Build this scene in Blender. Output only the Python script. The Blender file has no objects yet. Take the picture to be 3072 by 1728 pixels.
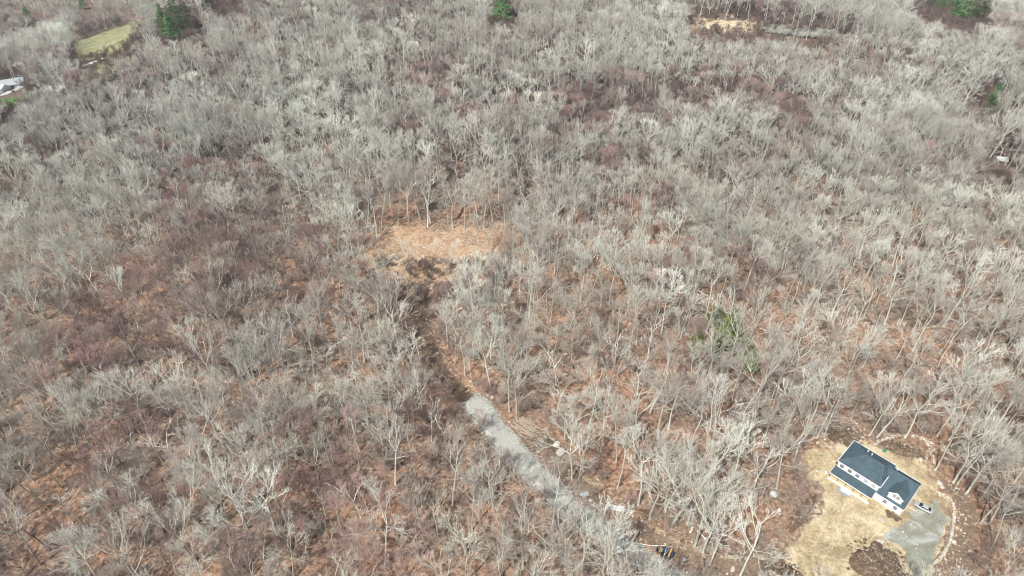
import bpy, bmesh, math, random
import numpy as np
from mathutils import Vector, Matrix, noise
R = math.radians
random.seed(7); rng = np.random.default_rng(7)
sc = bpy.context.scene
# ------------------------------------------------------------------ camera, sky, sun, exposure
CAM_H, PITCH, F = 165.0, 39.0, 2048.0          # F in pixels of a 3072 px wide picture
cd = bpy.data.cameras.new('camera'); cam = bpy.data.objects.new('camera', cd)
sc.collection.objects.link(cam); sc.camera = cam
cam.location = (0, 0, CAM_H); cam.rotation_euler = (R(90-PITCH), 0, 0)
cd.sensor_width = 36; cd.lens = 24; cd.clip_start = 1; cd.clip_end = 6000
SUN_EL, SUN_AZ = 53.0, 215.0                   # azimuth clockwise from +Y (the view's forward direction)
w = bpy.data.worlds.new('World'); sc.world = w; w.use_nodes = True
nt = w.node_tree; bg = nt.nodes['Background']
sky = nt.nodes.new('ShaderNodeTexSky'); sky.sky_type = 'NISHITA'; sky.sun_disc = False
sky.sun_elevation = R(SUN_EL); sky.sun_rotation = R(SUN_AZ); sky.air_density = 1.0; sky.dust_density = 3.0
nt.links.new(sky.outputs[0], bg.inputs[0]); bg.inputs[1].default_value = 0.09
sl = bpy.data.lights.new('sun', 'SUN'); sl.energy = 5.0; sl.angle = R(0.6); sl.color = (1, .98, .935)
so = bpy.data.objects.new('sun', sl); sc.collection.objects.link(so)
sd = Vector((math.sin(R(SUN_AZ))*math.cos(R(SUN_EL)), math.cos(R(SUN_AZ))*math.cos(R(SUN_EL)), math.sin(R(SUN_EL))))
so.rotation_euler = sd.to_track_quat('Z', 'Y').to_euler(); so.location = (-60, -60, 300)
sc.view_settings.view_transform = 'Standard'; sc.view_settings.look = 'None'
sc.view_settings.exposure = 0.34; sc.view_settings.gamma = 1
sc.cycles.filter_width = 1.05; sc.cycles.max_bounces = 5; sc.cycles.diffuse_bounces = 2; sc.cycles.transparent_max_bounces = 4

# ------------------------------------------------------------------ terrain and projection
cp, sp = math.cos(R(PITCH)), math.sin(R(PITCH))
def sstep(t): t = max(0., min(1., t)); return t*t*(3-2*t)
def hgt(x, y):
    # forested upland that falls away to a valley at the far left and one at the far right
    dl = (-(x+288)*0.86 + (y-345)*0.40) if y > 0 else -(x+288)
    dl2 = (y-600)*0.8 - (x+170)*0.5
    d = max(dl, min(dl2, 400.))
    z = -62*sstep(d/260.)
    dr = (x-318)*0.80 + (y-480)*0.33
    z -= 55*sstep(dr/230.)
    m = sstep((math.hypot(x-100, y-105)-45)/120.)
    z += m*(2.2*math.sin(x/47+1)*math.cos(y/61) + 1.4*math.sin((x+y)/33.))
    return z
def P(px, py, dz=0.0):
    """ground point seen at a pixel of the 3072x1728 photograph"""
    dx = px-1536; off = py-864
    fw = cp*F - sp*off; dn = sp*F + cp*off
    z = 0.0
    for i in range(30):
        t = (CAM_H - z - dz)/dn
        zn = hgt(t*dx, t*fw)
        z = z*.5+zn*.5
    return (t*dx, t*fw)
def proj(x, y, z):
    vy = y; dz_ = CAM_H - z
    dep = cp*vy + sp*dz_; up = -(sp*vy*-1) if False else (sp*vy - cp*dz_)
    if dep < 1: return (-9999, -9999, 1)
    return (1536 + F*x/dep, 864 - F*up/dep, dep)
def poly_px(pts): return [P(a, b) for a, b in pts]
def inside(pt, poly):
    x, y = pt; c = False; n = len(poly); j = n-1
    for i in range(n):
        xi, yi = poly[i]; xj, yj = poly[j]
        if (yi > y) != (yj > y) and x < (xj-xi)*(y-yi)/(yj-yi)+xi: c = not c
        j = i
    return c
def dist_poly(pt, poly, closed=True):
    p = np.array(pt); a = np.array(poly); b = np.roll(a, -1, 0)
    if not closed: a, b = a[:-1], b[:-1]
    ab = b-a; t = np.clip(((p-a)*ab).sum(1)/np.maximum((ab**2).sum(1), 1e-9), 0, 1)
    return float(np.sqrt(((a+ab*t[:, None]-p)**2).sum(1)).min())
def smooth_poly(pts, closed=True, it=2):
    for _ in range(it):
        o = []; n = len(pts); rngi = range(n) if closed else range(n-1)
        if not closed: o.append(pts[0])
        for i in rngi:
            a, b = pts[i], pts[(i+1) % n]
            o += [(a[0]*.75+b[0]*.25, a[1]*.75+b[1]*.25), (a[0]*.25+b[0]*.75, a[1]*.25+b[1]*.75)]
        if not closed: o.append(pts[-1])
        pts = o
    return pts

# ------------------------------------------------------------------ materials
def mat(name, col, rough=.9, spec=.2, metallic=0.):
    m = bpy.data.materials.new(name); m.use_nodes = True
    b = m.node_tree.nodes['Principled BSDF']
    b.inputs['Base Color'].default_value = (*col, 1); b.inputs['Roughness'].default_value = rough
    b.inputs['Specular IOR Level'].default_value = spec; b.inputs['Metallic'].default_value = metallic
    return m, m.node_tree, b
def N(t, kind, **kw):
    n = t.nodes.new('ShaderNode'+kind)
    for k, v in kw.items(): setattr(n, k, v)
    return n
def ramp(t, fac, stops):
    r = N(t, 'ValToRGB'); e = r.color_ramp.elements
    while len(e) < len(stops): e.new(.5)
    for el, (p, c) in zip(e, stops): el.position = p; el.color = (*c, 1)
    t.links.new(fac, r.inputs[0]); return r.outputs[0]
def tex(t, scale, detail=6, rough=.6, vec=None, dist=0):
    n = N(t, 'TexNoise'); n.inputs['Scale'].default_value = scale; n.inputs['Detail'].default_value = detail
    n.inputs['Roughness'].default_value = rough; n.inputs['Distortion'].default_value = dist
    if vec is None:
        g = N(t, 'NewGeometry'); vec = g.outputs['Position']
    t.links.new(vec, n.inputs['Vector']); return n.outputs[0]
def mix(t, fac, a, b, mode='MIX'):
    n = N(t, 'Mix', data_type='RGBA', blend_type=mode)
    for s, v in ((n.inputs[0], fac), (n.inputs[6], a), (n.inputs[7], b)):
        if isinstance(v, (int, float)): s.default_value = v
        elif isinstance(v, tuple): s.default_value = (*v, 1)
        else: t.links.new(v, s)
    return n.outputs[2]
def math_(t, op, a, b=0.0, clamp=False):
    n = N(t, 'Math', operation=op, use_clamp=clamp)
    for s, v in ((n.inputs[0], a), (n.inputs[1], b)):
        if isinstance(v, (int, float)): s.default_value = v
        else: t.links.new(v, s)
    return n.outputs[0]
def bump(t, b, h, strength=.6, dist=.1):
    n = N(t, 'Bump'); n.inputs['Strength'].default_value = strength; n.inputs['Distance'].default_value = dist
    t.links.new(h, n.inputs['Height']); t.links.new(n.outputs[0], b.inputs['Normal'])

def attr(t, name): return N(t, 'Attribute', attribute_name=name).outputs['Fac']

def leaf_col(t):
    a = tex(t, .05, 3, .6); b = tex(t, .8, 5, .75); c = tex(t, 5.5, 3, .8)
    c1 = ramp(t, b, [(.30, (.08, .047, .032)), (.45, (.26, .152, .098)), (.56, (.42, .265, .175)), (.72, (.60, .44, .315))])
    c2 = ramp(t, b, [(.30, (.065, .048, .037)), (.46, (.19, .14, .105)), (.58, (.32, .245, .185)), (.75, (.48, .39, .31))])
    m = mix(t, ramp(t, a, [(.40, (0, 0, 0)), (.62, (1, 1, 1))]), c1, c2)
    s = ramp(t, c, [(.30, (.34, .32, .30)), (.5, (.92, .92, .92)), (.68, (1.5, 1.45, 1.4))])
    return mix(t, 1.0, m, s, 'MULTIPLY'), c
def sand_col(t):
    a = tex(t, .09, 5, .65, dist=.6); b = tex(t, 1.1, 6, .8); d = tex(t, .35, 5, .7, dist=1.5)
    c1 = ramp(t, a, [(.32, (.205, .155, .095)), (.44, (.315, .25, .15)), (.53, (.41, .335, .21)), (.66, (.53, .465, .33))])
    s = ramp(t, b, [(.30, (.48, .46, .43)), (.5, (1, 1, 1)), (.72, (1.45, 1.45, 1.45))])
    o = mix(t, 1.0, c1, s, 'MULTIPLY')
    rg = math_(t, 'ABSOLUTE', math_(t, 'SUBTRACT', tex(t, .13, 6, .62, dist=1.0), .5))
    o = mix(t, ramp(t, rg, [(.0, (.75, .75, .75)), (.018, (0, 0, 0))]), o, (.56, .49, .33))
    return mix(t, ramp(t, d, [(.60, (0, 0, 0)), (.70, (.55, .55, .55))]), o, (.30, .19, .085)), b
def dark_col(t):
    b = tex(t, 1.4, 6, .8); c = tex(t, .25, 4, .6)
    o = ramp(t, b, [(.32, (.045, .032, .024)), (.48, (.15, .105, .075)), (.58, (.27, .20, .145)), (.72, (.5, .42, .34))])
    return mix(t, math_(t, 'MULTIPLY', c, .6), o, (.24, .175, .12)), b
def gravel_col(t):
    v = N(t, 'TexVoronoi'); v.inputs['Scale'].default_value = 2.6; g = N(t, 'NewGeometry'); t.links.new(g.outputs['Position'], v.inputs['Vector'])
    a = tex(t, .22, 5, .7, dist=.8)
    s = N(t, 'SeparateColor'); t.links.new(v.outputs['Color'], s.inputs[0])
    o = ramp(t, s.outputs[0], [(0, (.17, .17, .152)), (.5, (.38, .38, .345)), (1, (.62, .615, .57))])
    fine = ramp(t, tex(t, 5, 3, .8), [(.3, (.25, .25, .22)), (.7, (.44, .44, .39))])
    return mix(t, ramp(t, a, [(.40, (0, 0, 0)), (.56, (1, 1, 1))]), o, fine), v.outputs['Distance']

def drive_col(t):
    a = tex(t, .16, 5, .7, dist=1.2); b = tex(t, 2.2, 5, .8); c = tex(t, .6, 5, .75, dist=.5)
    o = ramp(t, a, [(.36, (.19, .185, .14)), (.50, (.235, .24, .195)), (.62, (.35, .36, .33))])
    o = mix(t, 1.0, o, ramp(t, b, [(.3, (.72, .72, .72)), (.5, (1, 1, 1)), (.7, (1.3, 1.3, 1.3))]), 'MULTIPLY')
    return mix(t, ramp(t, c, [(.60, (0, 0, 0)), (.72, (.6, .6, .6))]), o, (.22, .17, .10)), b
def shaded_leaf(t): return ramp(t, tex(t, .9, 5, .75), [(.3, (.06, .042, .036)), (.5, (.15, .105, .085)), (.7, (.27, .20, .165))])
def ground_mat():
    m, t, b = mat('forest_floor', (.3, .2, .1), 1, .05)
    lc, h = leaf_col(t); scol, _ = sand_col(t); dc, _ = dark_col(t)
    edge = tex(t, .5, 6, .75)
    def soft(name):
        a = math_(t, 'ADD', attr(t, name), math_(t, 'MULTIPLY', math_(t, 'SUBTRACT', edge, .5), 1.5))
        return ramp(t, a, [(.38, (0, 0, 0)), (.62, (1, 1, 1))])
    sx_ = N(t, 'SeparateXYZ'); t.links.new(N(t, 'NewGeometry').outputs['Position'], sx_.inputs[0]); shade_w = math_(t, 'ADD', math_(t, 'MULTIPLY', math_(t, 'SUBTRACT', sx_.outputs[1], 230.0), .008, ), math_(t, 'MULTIPLY', math_(t, 'SUBTRACT', tex(t, .02, 3, .6), .5), 1.6), True)
    lc = mix(t, math_(t, 'MULTIPLY', shade_w, .8, True), lc, shaded_leaf(t))  # far litter darkened in its colour, as shade in the gaps between crowns
    o = mix(t, soft('sandy'), lc, scol)
    o = mix(t, soft('dark'), o, dc)
    chips = ramp(t, tex(t, .6, 9, .92, dist=.1), [(.32, (.08, .045, .028)), (.43, (.26, .15, .09)), (.52, (.43, .295, .185)), (.61, (.57, .43, .29)), (.72, (.70, .60, .46))])
    ca = math_(t, 'ADD', attr(t, 'chips'), math_(t, 'ADD', math_(t, 'MULTIPLY', math_(t, 'SUBTRACT', edge, .5), 1.1), math_(t, 'MULTIPLY', math_(t, 'SUBTRACT', tex(t, .10, 3, .6), .5), 1.5)))
    o = mix(t, ramp(t, ca, [(.34, (0, 0, 0)), (.72, (1, 1, 1))]), o, chips)
    gr = ramp(t, tex(t, .12, 5, .7), [(.35, (.15, .16, .075)), (.5, (.27, .27, .14)), (.65, (.42, .38, .24))])
    o = mix(t, soft('field'), o, gr)
    lw = ramp(t, tex(t, .3, 5, .7), [(.35, (.05, .12, .02)), (.65, (.10, .20, .04))])
    o = mix(t, soft('lawn'), o, lw)
    rd = ramp(t, tex(t, .35, 5, .8), [(.35, (.33, .26, .155)), (.5, (.50, .42, .27)), (.65, (.64, .55, .38))])
    o = mix(t, soft('reed'), o, rd)
    bp = ramp(t, tex(t, .35, 4, .7), [(.4, (.03, .035, .035)), (.7, (.12, .12, .11))])
    o = mix(t, soft('bog'), o, bp)
    t.links.new(o, b.inputs['Base Color']); bump(t, b, h, .8, .25); return m
def wet_col(t):
    c, h = dark_col(t); return mix(t, 1.0, c, (.70, .68, .66), 'MULTIPLY'), h
def sheet_mat(name, fn, edgecol='sand', rough=.95, es=1.0, worn=None):
    m, t, b = mat(name, (.5, .4, .3), rough, .1)
    c, h = fn(t)
    e = tex(t, .9, 6, .8)
    a = math_(t, 'ADD', math_(t, 'MULTIPLY', attr(t, 'rim'), es), math_(t, 'MULTIPLY', math_(t, 'SUBTRACT', e, .5), 1.3))
    if worn:
        wv = math_(t, 'ADD', attr(t, 'rim'), math_(t, 'MULTIPLY', math_(t, 'SUBTRACT', tex(t, .35, 5, .7), .5), .9))
        c = mix(t, ramp(t, wv, [(.42, (0, 0, 0)), (.62, (.8, .8, .8))]), c, worn)
    ec = (sand_col if edgecol == 'sand' else dark_col if edgecol == 'dark' else leaf_col)(t)[0]
    o = mix(t, ramp(t, a, [(.35, (0, 0, 0)), (.6, (1, 1, 1))]), ec, c)
    t.links.new(o, b.inputs['Base Color']); bump(t, b, h, .6, .15); return m

def bark_mat(name, dark, light, tint_amt=.5):
    m, t, b = mat(name, light, .9, .1)
    oi = N(t, 'ObjectInfo'); v = N(t, 'TexWhiteNoise'); t.links.new(oi.outputs['Location'], v.inputs['Vector'])
    c = mix(t, v.outputs['Value'], dark, light)
    big = tex(t, .018, 3, .6, vec=oi.outputs['Location'])
    c = mix(t, ramp(t, big, [(.40, (0, 0, 0)), (.60, (tint_amt,)*3)]), c, tuple(x*.62 for x in dark))
    n = tex(t, 1.3, 3, .7)
    c = mix(t, 1.0, c, ramp(t, n, [(.3, (.72, .71, .69)), (.7, (1.18, 1.18, 1.16))]), 'MULTIPLY')
    t.links.new(c, b.inputs['Base Color']); return m
def twig_mat(name, cols):
    m, t, b = mat(name, cols[0], .95, .05)
    oi = N(t, 'ObjectInfo'); v = N(t, 'TexWhiteNoise'); t.links.new(oi.outputs['Location'], v.inputs['Vector'])
    c = ramp(t, v.outputs['Value'], [(i/(len(cols)-1), c_) for i, c_ in enumerate(cols)])
    big = tex(t, .016, 3, .6, vec=oi.outputs['Location'])
    c = mix(t, ramp(t, big, [(.44, (0, 0, 0)), (.60, (.42,)*3)]), c, (.24, .185, .165))
    t.links.new(c, b.inputs['Base Color']); return m
M = {}
M['ground'] = ground_mat()
M['yard'] = sheet_mat('yard_sand', sand_col, 'leaf'); M['gravel'] = sheet_mat('crushed_stone', gravel_col, 'dark', es=5.0, worn=(.36, .355, .31)); M['wet'] = sheet_mat('wet_soil', wet_col, 'dark', es=2.0)
M['drive'] = sheet_mat('driveway_gravel', drive_col, 'sand'); M['dirt'] = sheet_mat('dark_soil', dark_col, 'leaf')
M['bark'] = bark_mat('grey_bark', (.45, .46, .40), (.70, .71, .63))
M['bark_pale'] = bark_mat('pale_bark', (.52, .51, .45), (.74, .73, .65), .3)
M['bark_dark'] = bark_mat('brown_bark', (.20, .17, .14), (.42, .37, .31))
M['dead'] = bark_mat('bleached_wood', (.72, .68, .62), (.9, .87, .82), .1)
M['twig'] = twig_mat('grey_twigs', [(.39, .39, .33), (.64, .65, .565), (.55, .56, .48), (.43, .39, .335), (.61, .62, .54), (.34, .29, .25), (.58, .60, .53)])
M['twig_pale'] = twig_mat('pale_twigs', [(.65, .66, .57), (.74, .75, .66), (.61, .60, .53)])
M['twig_red'] = twig_mat('budding_twigs', [(.36, .27, .24), (.46, .29, .27), (.48, .43, .37), (.24, .155, .145), (.22, .15, .14)])
M['sapling'] = twig_mat('sapling_twigs', [(.30, .21, .17), (.42, .33, .27), (.36, .30, .25), (.44, .29, .25), (.32, .25, .22)])
M['brush'] = twig_mat('brush_twigs', [(.12, .08, .072), (.18, .115, .10), (.19, .145, .12), (.14, .09, .085)])

# ------------------------------------------------------------------ mesh helpers
def link(o, parent=None):
    sc.collection.objects.link(o)
    if parent is not None: o.parent = parent
    return o
def pymesh(name, verts, faces, m=None, smooth=False):
    me = bpy.data.meshes.new(name); me.from_pydata([tuple(v) for v in verts], [], faces); me.update()
    if m: me.materials.append(m)
    if smooth:
        for p in me.polygons: p.use_smooth = True
    return me
def obj(name, me, parent=None, loc=None, rz=0):
    o = bpy.data.objects.new(name, me); link(o, parent)
    if loc is not None: o.location = loc
    if rz: o.rotation_euler[2] = rz
    return o
def tag(o, label=None, cat=None, group=None, kind=None):
    if label: o['label'] = label
    if cat: o['category'] = cat
    if group: o['group'] = group
    if kind: o['kind'] = kind
    return o
def empty(name, loc, rz=0, **kw):
    o = bpy.data.objects.new(name, None); link(o); o.location = loc; o.rotation_euler[2] = rz
    o.empty_display_size = .5; tag(o, **kw); return o
class MB:
    def __init__(s): s.v = []; s.f = []
    def add(s, vs, fs):
        k = len(s.v); s.v += [tuple(v) for v in vs]; s.f += [tuple(i+k for i in f) for f in fs]; return s
    def box(s, x0, x1, y0, y1, z0, z1):
        return s.add([(x0, y0, z0), (x1, y0, z0), (x1, y1, z0), (x0, y1, z0), (x0, y0, z1), (x1, y0, z1), (x1, y1, z1), (x0, y1, z1)],
                     [(0, 3, 2, 1), (4, 5, 6, 7), (0, 1, 5, 4), (1, 2, 6, 5), (2, 3, 7, 6), (3, 0, 4, 7)])
    def prism(s, pts, axis, a, b):
        """polygon pts (2D) extruded along axis ('x','y','z') from a to b"""
        n = len(pts)
        def mk(p, c): return {'x': (c, p[0], p[1]), 'y': (p[0], c, p[1]), 'z': (p[0], p[1], c)}[axis]
        vs = [mk(p, a) for p in pts]+[mk(p, b) for p in pts]
        return s.add(vs, [tuple(range(n))[::-1], tuple(range(n, 2*n))]+[(i, (i+1) % n, n+(i+1) % n, n+i) for i in range(n)])
    def slab(s, quad, th):
        """a sheet polygon given thickness th downward"""
        n = len(quad); lo = [(x, y, z-th) for x, y, z in quad]
        return s.add(list(quad)+lo, [tuple(range(n)), tuple(range(n, 2*n))[::-1]]+[(i, n+i, n+(i+1) % n, (i+1) % n) for i in range(n)])
    def tube(s, pts, rad, sides=6, cap=True):
        k0 = len(s.v); pts = [Vector(p) for p in pts]
        for i, p in enumerate(pts):
            d = (pts[min(i+1, len(pts)-1)]-pts[max(i-1, 0)]).normalized()
            a = d.orthogonal().normalized(); b_ = d.cross(a); r = rad[i] if hasattr(rad, '__len__') else rad
            for j in range(sides):
                an = 2*math.pi*j/sides; s.v.append(tuple(p+a*math.cos(an)*r+b_*math.sin(an)*r))
        for i in range(len(pts)-1):
            for j in range(sides):
                s.f.append((k0+i*sides+j, k0+i*sides+(j+1) % sides, k0+(i+1)*sides+(j+1) % sides, k0+(i+1)*sides+j))
        if cap:
            s.f.append(tuple(k0+j for j in range(sides))[::-1]); e = k0+(len(pts)-1)*sides; s.f.append(tuple(e+j for j in range(sides)))
        return s
    def build(s, name, m, parent=None, bevel=0, smooth=False, loc=None):
        me = pymesh(name, s.v, s.f, m, smooth)
        bm = bmesh.new(); bm.from_mesh(me)
        bmesh.ops.recalc_face_normals(bm, faces=bm.faces)
        if bevel: bmesh.ops.bevel(bm, geom=bm.edges[:], offset=bevel, segments=1, affect='EDGES')
        bm.to_mesh(me); bm.free()
        return obj(name, me, parent, loc)

# ------------------------------------------------------------------ regions (pixels of the photograph -> ground polygons)
YARD = smooth_poly(poly_px([(2405, 1345), (2440, 1330), (2500, 1322), (2560, 1322), (2600, 1318), (2640, 1328), (2700, 1345), (2770, 1378), (2800, 1405), (2808, 1445),
        (2845, 1478), (2872, 1515), (2868, 1600), (2838, 1680), (2815, 1728), (2800, 1900), (2250, 1900), (2330, 1728), (2335, 1670),
        (2360, 1610), (2420, 1550), (2465, 1508), (2450, 1470), (2408, 1440), (2398, 1390)]))
DRIVE = smooth_poly(poly_px([(2722, 1505), (2738, 1492), (2770, 1515), (2800, 1486), (2838, 1515), (2852, 1560), (2842, 1620), (2818, 1670), (2792, 1728), (2782, 1900), (2720, 1900), (2722, 1728),
        (2700, 1650), (2640, 1612), (2640, 1585), (2700, 1565), (2722, 1530)]))
def strip(px, wid):
    pts = smooth_poly([P(*q) for q in px], False, 2)
    ws = np.interp(np.linspace(0, 1, len(pts)), np.linspace(0, 1, len(wid)), wid)
    L, Rr = [], []
    for i, p in enumerate(pts):
        a = Vector(pts[max(i-1, 0)]); b = Vector(pts[min(i+1, len(pts)-1)]); d = (b-a).normalized(); n = Vector((-d.y, d.x))
        L.append(tuple(Vector(p)+n*ws[i]/2)); Rr.append(tuple(Vector(p)-n*ws[i]/2))
    return L+Rr[::-1], pts
TRACK, TRACK_C = strip([(1404, 1196), (1440, 1225), (1480, 1285), (1560, 1375), (1640, 1455), (1720, 1530), (1830, 1610), (1960, 1700), (2060, 1760), (2180, 1860)], [6.2, 7.5, 7.6, 7.4, 7.0, 6.4, 5.6, 5.6, 6, 6])
DIRT, DIRT_C = strip([(1265, 850), (1245, 900), (1258, 960), (1288, 1040), (1322, 1120), (1385, 1180), (1420, 1215)], [8, 9, 7, 5.5, 5.5, 6, 5])
DIRT2, DIRT2_C = strip([(1700, 1430), (1800, 1500), (1890, 1565), (1990, 1640), (2080, 1690), (2200, 1712), (2340, 1700)], [7, 7, 6, 6.5, 7, 6.5, 7])
CLEAR = smooth_poly(poly_px([(1085, 700), (1170, 668), (1260, 672), (1350, 690), (1450, 678), (1510, 690), (1530, 740), (1440, 800), (1360, 860), (1280, 880), (1200, 868), (1130, 820), (1080, 760)]))
SIDE = smooth_poly(poly_px([(1535, 1260), (1610, 1275), (1690, 1330), (1725, 1400), (1700, 1440), (1640, 1400), (1570, 1330)]))
FIELD = poly_px([(225, 128), (330, 88), (420, 55), (470, 48), (430, 90), (390, 140), (330, 165), (225, 190)])
FIELD2 = poly_px([(180, 240), (300, 190), (400, 165), (370, 205), (240, 265), (150, 270)])
LAWN = poly_px([(0, 300), (70, 288), (75, 300), (50, 330), (0, 345), (-60, 350), (-60, 300)])
LAWN2 = poly_px([(-40, 262), (20, 262), (22, 275), (0, 285), (-60, 290)])
ROAD, ROAD_C = strip([(-60, 300), (0, 288), (60, 262), (140, 232), (200, 212), (260, 194), (320, 170)], [5, 5, 5, 5])
REED = poly_px([(2055, 52), (2120, 56), (2290, 70), (2296, 94), (2230, 104), (2150, 92), (2060, 76)])
BOG = poly_px([(2290, 78), (2400, 88), (2560, 108), (2620, 118), (2560, 122), (2440, 118), (2330, 104), (2280, 94)])
BANK, BANK_C = strip([(2820, 1455), (2870, 1480), (2892, 1530), (2890, 1600), (2868, 1660), (2840, 1730), (2820, 1830)], [5, 7, 7, 6, 7, 9, 9])
REG = {'sandy': [(YARD, 2.5), (DIRT2, 2), ], 'dark': [(DIRT, 1.5), (SIDE, 2), (BANK, 2.5), (TRACK, 2.0)], 'chips': [(CLEAR, 13)],
       'field': [(FIELD, 4), (FIELD2, 4)], 'lawn': [(LAWN, 3), (LAWN2, 2)], 'reed': [(REED, 3)], 'bog': [(BOG, 4)]}

def weight(pt, items):
    best = 0.
    for poly, soft in items:
        xs = [q[0] for q in poly]; ys = [q[1] for q in poly]
        if pt[0] < min(xs)-soft*2 or pt[0] > max(xs)+soft*2 or pt[1] < min(ys)-soft*2 or pt[1] > max(ys)+soft*2: continue
        d = dist_poly(pt, poly); d = d if inside(pt, poly) else -d
        best = max(best, max(0., min(1., .5+d/(2*soft))))
    return best

# ------------------------------------------------------------------ ground: one sheet, fine in view
def build_ground():
    xs = np.concatenate([np.arange(-3600, -900, 150), np.arange(-900, -240, 12), np.arange(-240, 240, 2.5), np.arange(240, 900, 12), np.arange(900, 3601, 150)])
    ys = np.concatenate([np.arange(-1200, 60, 60), np.arange(60, 330, 2.5), np.arange(330, 900, 6), np.arange(900, 4801, 150)])
    nx, ny = len(xs), len(ys)
    V = np.zeros((ny, nx, 3)); 
    for j, y in enumerate(ys):
        for i, x in enumerate(xs): V[j, i] = (x, y, hgt(x, y))
    idx = np.arange(nx*ny).reshape(ny, nx)
    Fc = np.stack([idx[:-1, :-1], idx[:-1, 1:], idx[1:, 1:], idx[1:, :-1]], -1).reshape(-1, 4)
    me = bpy.data.meshes.new('ground'); me.from_pydata(V.reshape(-1, 3).tolist(), [], Fc.tolist())
    me.materials.append(M['ground'])
    for nm, items in REG.items():
        a = me.attributes.new(nm, 'FLOAT', 'POINT')
        a.data.foreach_set('value', np.array([weight((v[0], v[1]), items) for v in V.reshape(-1, 3)], dtype=np.float32))
    for p in me.polygons: p.use_smooth = True
    tag(obj('ground', me), kind='structure')
build_ground()

def build_sheet(name, poly, m, cell, lift, rimw, rough=0., ragged=.8):
    xs = [p[0] for p in poly]; ys = [p[1] for p in poly]
    x0, x1, y0, y1 = min(xs)-2, max(xs)+2, min(ys)-2, max(ys)+2
    gx = np.arange(x0, x1, cell); gy = np.arange(y0, y1, cell); vid = {}; V = []; rim = []; Fc = []
    def d(x, y):
        k = noise.noise(Vector((x*.35, y*.35, 3)))*ragged + noise.noise(Vector((x*1.4, y*1.4, 8)))*ragged*.4
        q = dist_poly((x, y), poly); return (q if inside((x, y), poly) else -q)+k
    D = np.array([[d(x, y) for x in gx] for y in gy])
    def vert(i, j):
        if (i, j) not in vid:
            x, y = gx[i], gy[j]; vid[(i, j)] = len(V)
            dd = D[j, i]; up = lift*min(1, max(-.2, dd/1.0))+.02
            V.append((x, y, hgt(x, y)+up+rough*noise.noise(Vector((x*1.1, y*1.1, 0)))*min(1, max(0, dd)))); rim.append(max(0., min(1., dd/rimw)))
        return vid[(i, j)]
    for j in range(len(gy)-1):
        for i in range(len(gx)-1):
            if (D[j, i]+D[j+1, i]+D[j, i+1]+D[j+1, i+1])/4 > 0:
                Fc.append((vert(i, j), vert(i+1, j), vert(i+1, j+1), vert(i, j+1)))
    me = pymesh(name, V, Fc, m, True)
    me.attributes.new('rim', 'FLOAT', 'POINT').data.foreach_set('value', np.array(rim, dtype=np.float32))
    return tag(obj(name, me), kind='structure')
build_sheet('yard', YARD, M['yard'], .9, .05, 3.8, 0, 3.6)
build_sheet('driveway', DRIVE, M['drive'], .7, .10, 2.4, 0, 2.0)
build_sheet('gravel_track', TRACK, M['gravel'], .7, .35, 3.2, .12, 1.3)
build_sheet('logging_track', DIRT, M['wet'], .9, .07, 1.5)
build_sheet('dirt_track', DIRT2, M['dirt'], .9, .07, 2.0)

# ------------------------------------------------------------------ rocks
def rock_mesh(seed, sx=1, sy=1, sz=.7, sub=2):
    bm = bmesh.new(); bmesh.ops.create_icosphere(bm, subdivisions=sub, radius=1)
    for v in bm.verts:
        n = v.co.normalized(); k = 1+.28*noise.noise(n*1.3+Vector((seed*7.1, 0, 0)))+.10*noise.noise(n*3.1+Vector((0, seed*3.3, 0)))
        v.co = Vector((n.x*sx, n.y*sy, max(n.z, -.4)*sz))*k
    return bm
mr, t_, b_ = mat('boulder_stone', (.6, .57, .52), .85, .15)
c_ = ramp(t_, tex(t_, 1.5, 6, .7), [(.3, (.24, .22, .19)), (.5, (.46, .43, .385)), (.7, (.66, .62, .56))]); t_.links.new(c_, b_.inputs['Base Color'])
mg, t_, b_ = mat('grey_lichen_stone', (.4, .42, .4), .85, .15)
c_ = ramp(t_, tex(t_, 1.2, 6, .7), [(.3, (.24, .25, .23)), (.5, (.40, .43, .40)), (.7, (.55, .58, .55))]); t_.links.new(c_, b_.inputs['Base Color'])
M['rock'], M['rock_grey'] = mr, mg
mq, t_, b_ = mat('rubble_stone', (.5, .45, .38), .9, .1)
c_ = ramp(t_, tex(t_, .8, 6, .8), [(.35, (.20, .16, .12)), (.5, (.40, .35, .28)), (.68, (.74, .69, .60))]); t_.links.new(c_, b_.inputs['Base Color']); M['rubble'] = mq
mk, t_, b_ = mat('track_stone', (.4, .4, .37), .9, .1)
c_ = ramp(t_, tex(t_, 1.5, 6, .8), [(.35, (.20, .20, .18)), (.5, (.40, .40, .36)), (.68, (.66, .66, .61))]); t_.links.new(c_, b_.inputs['Base Color']); M['trackstone'] = mk
RM = []
for k in range(6):
    bm = rock_mesh(k+1); me = bpy.data.meshes.new('boulder'); bm.to_mesh(me); bm.free(); me.materials.append(mr); RM.append(me)
RG = RM[1].copy(); RG.materials.clear(); RG.materials.append(mg)
RG2 = RM[4].copy(); RG2.materials.clear(); RG2.materials.append(mg)
def boulder(px, py, size, label, k=0, me=None, group=None, dz=0, el=1.0):
    size *= .68; x, y = P(px, py); o = obj('boulder', me or RM[k % 6], None, (x, y, hgt(x, y)+size*.18+dz))
    o.scale = (size*el, size, size*.85); o.rotation_euler[2] = random.uniform(0, 6); tag(o, label, 'boulder', group); return o
boulder(2321, 1483, 1.75, 'large grey-green oval boulder among leaves left of the sandy yard', me=RG)
boulder(1671, 1334, 1.45, 'upper of the two big pale boulders on dark soil by the gravel track', 2, el=1.3)
boulder(1682, 1357, 1.85, 'lower and larger of the two big pale boulders by the gravel track', 3, el=1.25)
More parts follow.
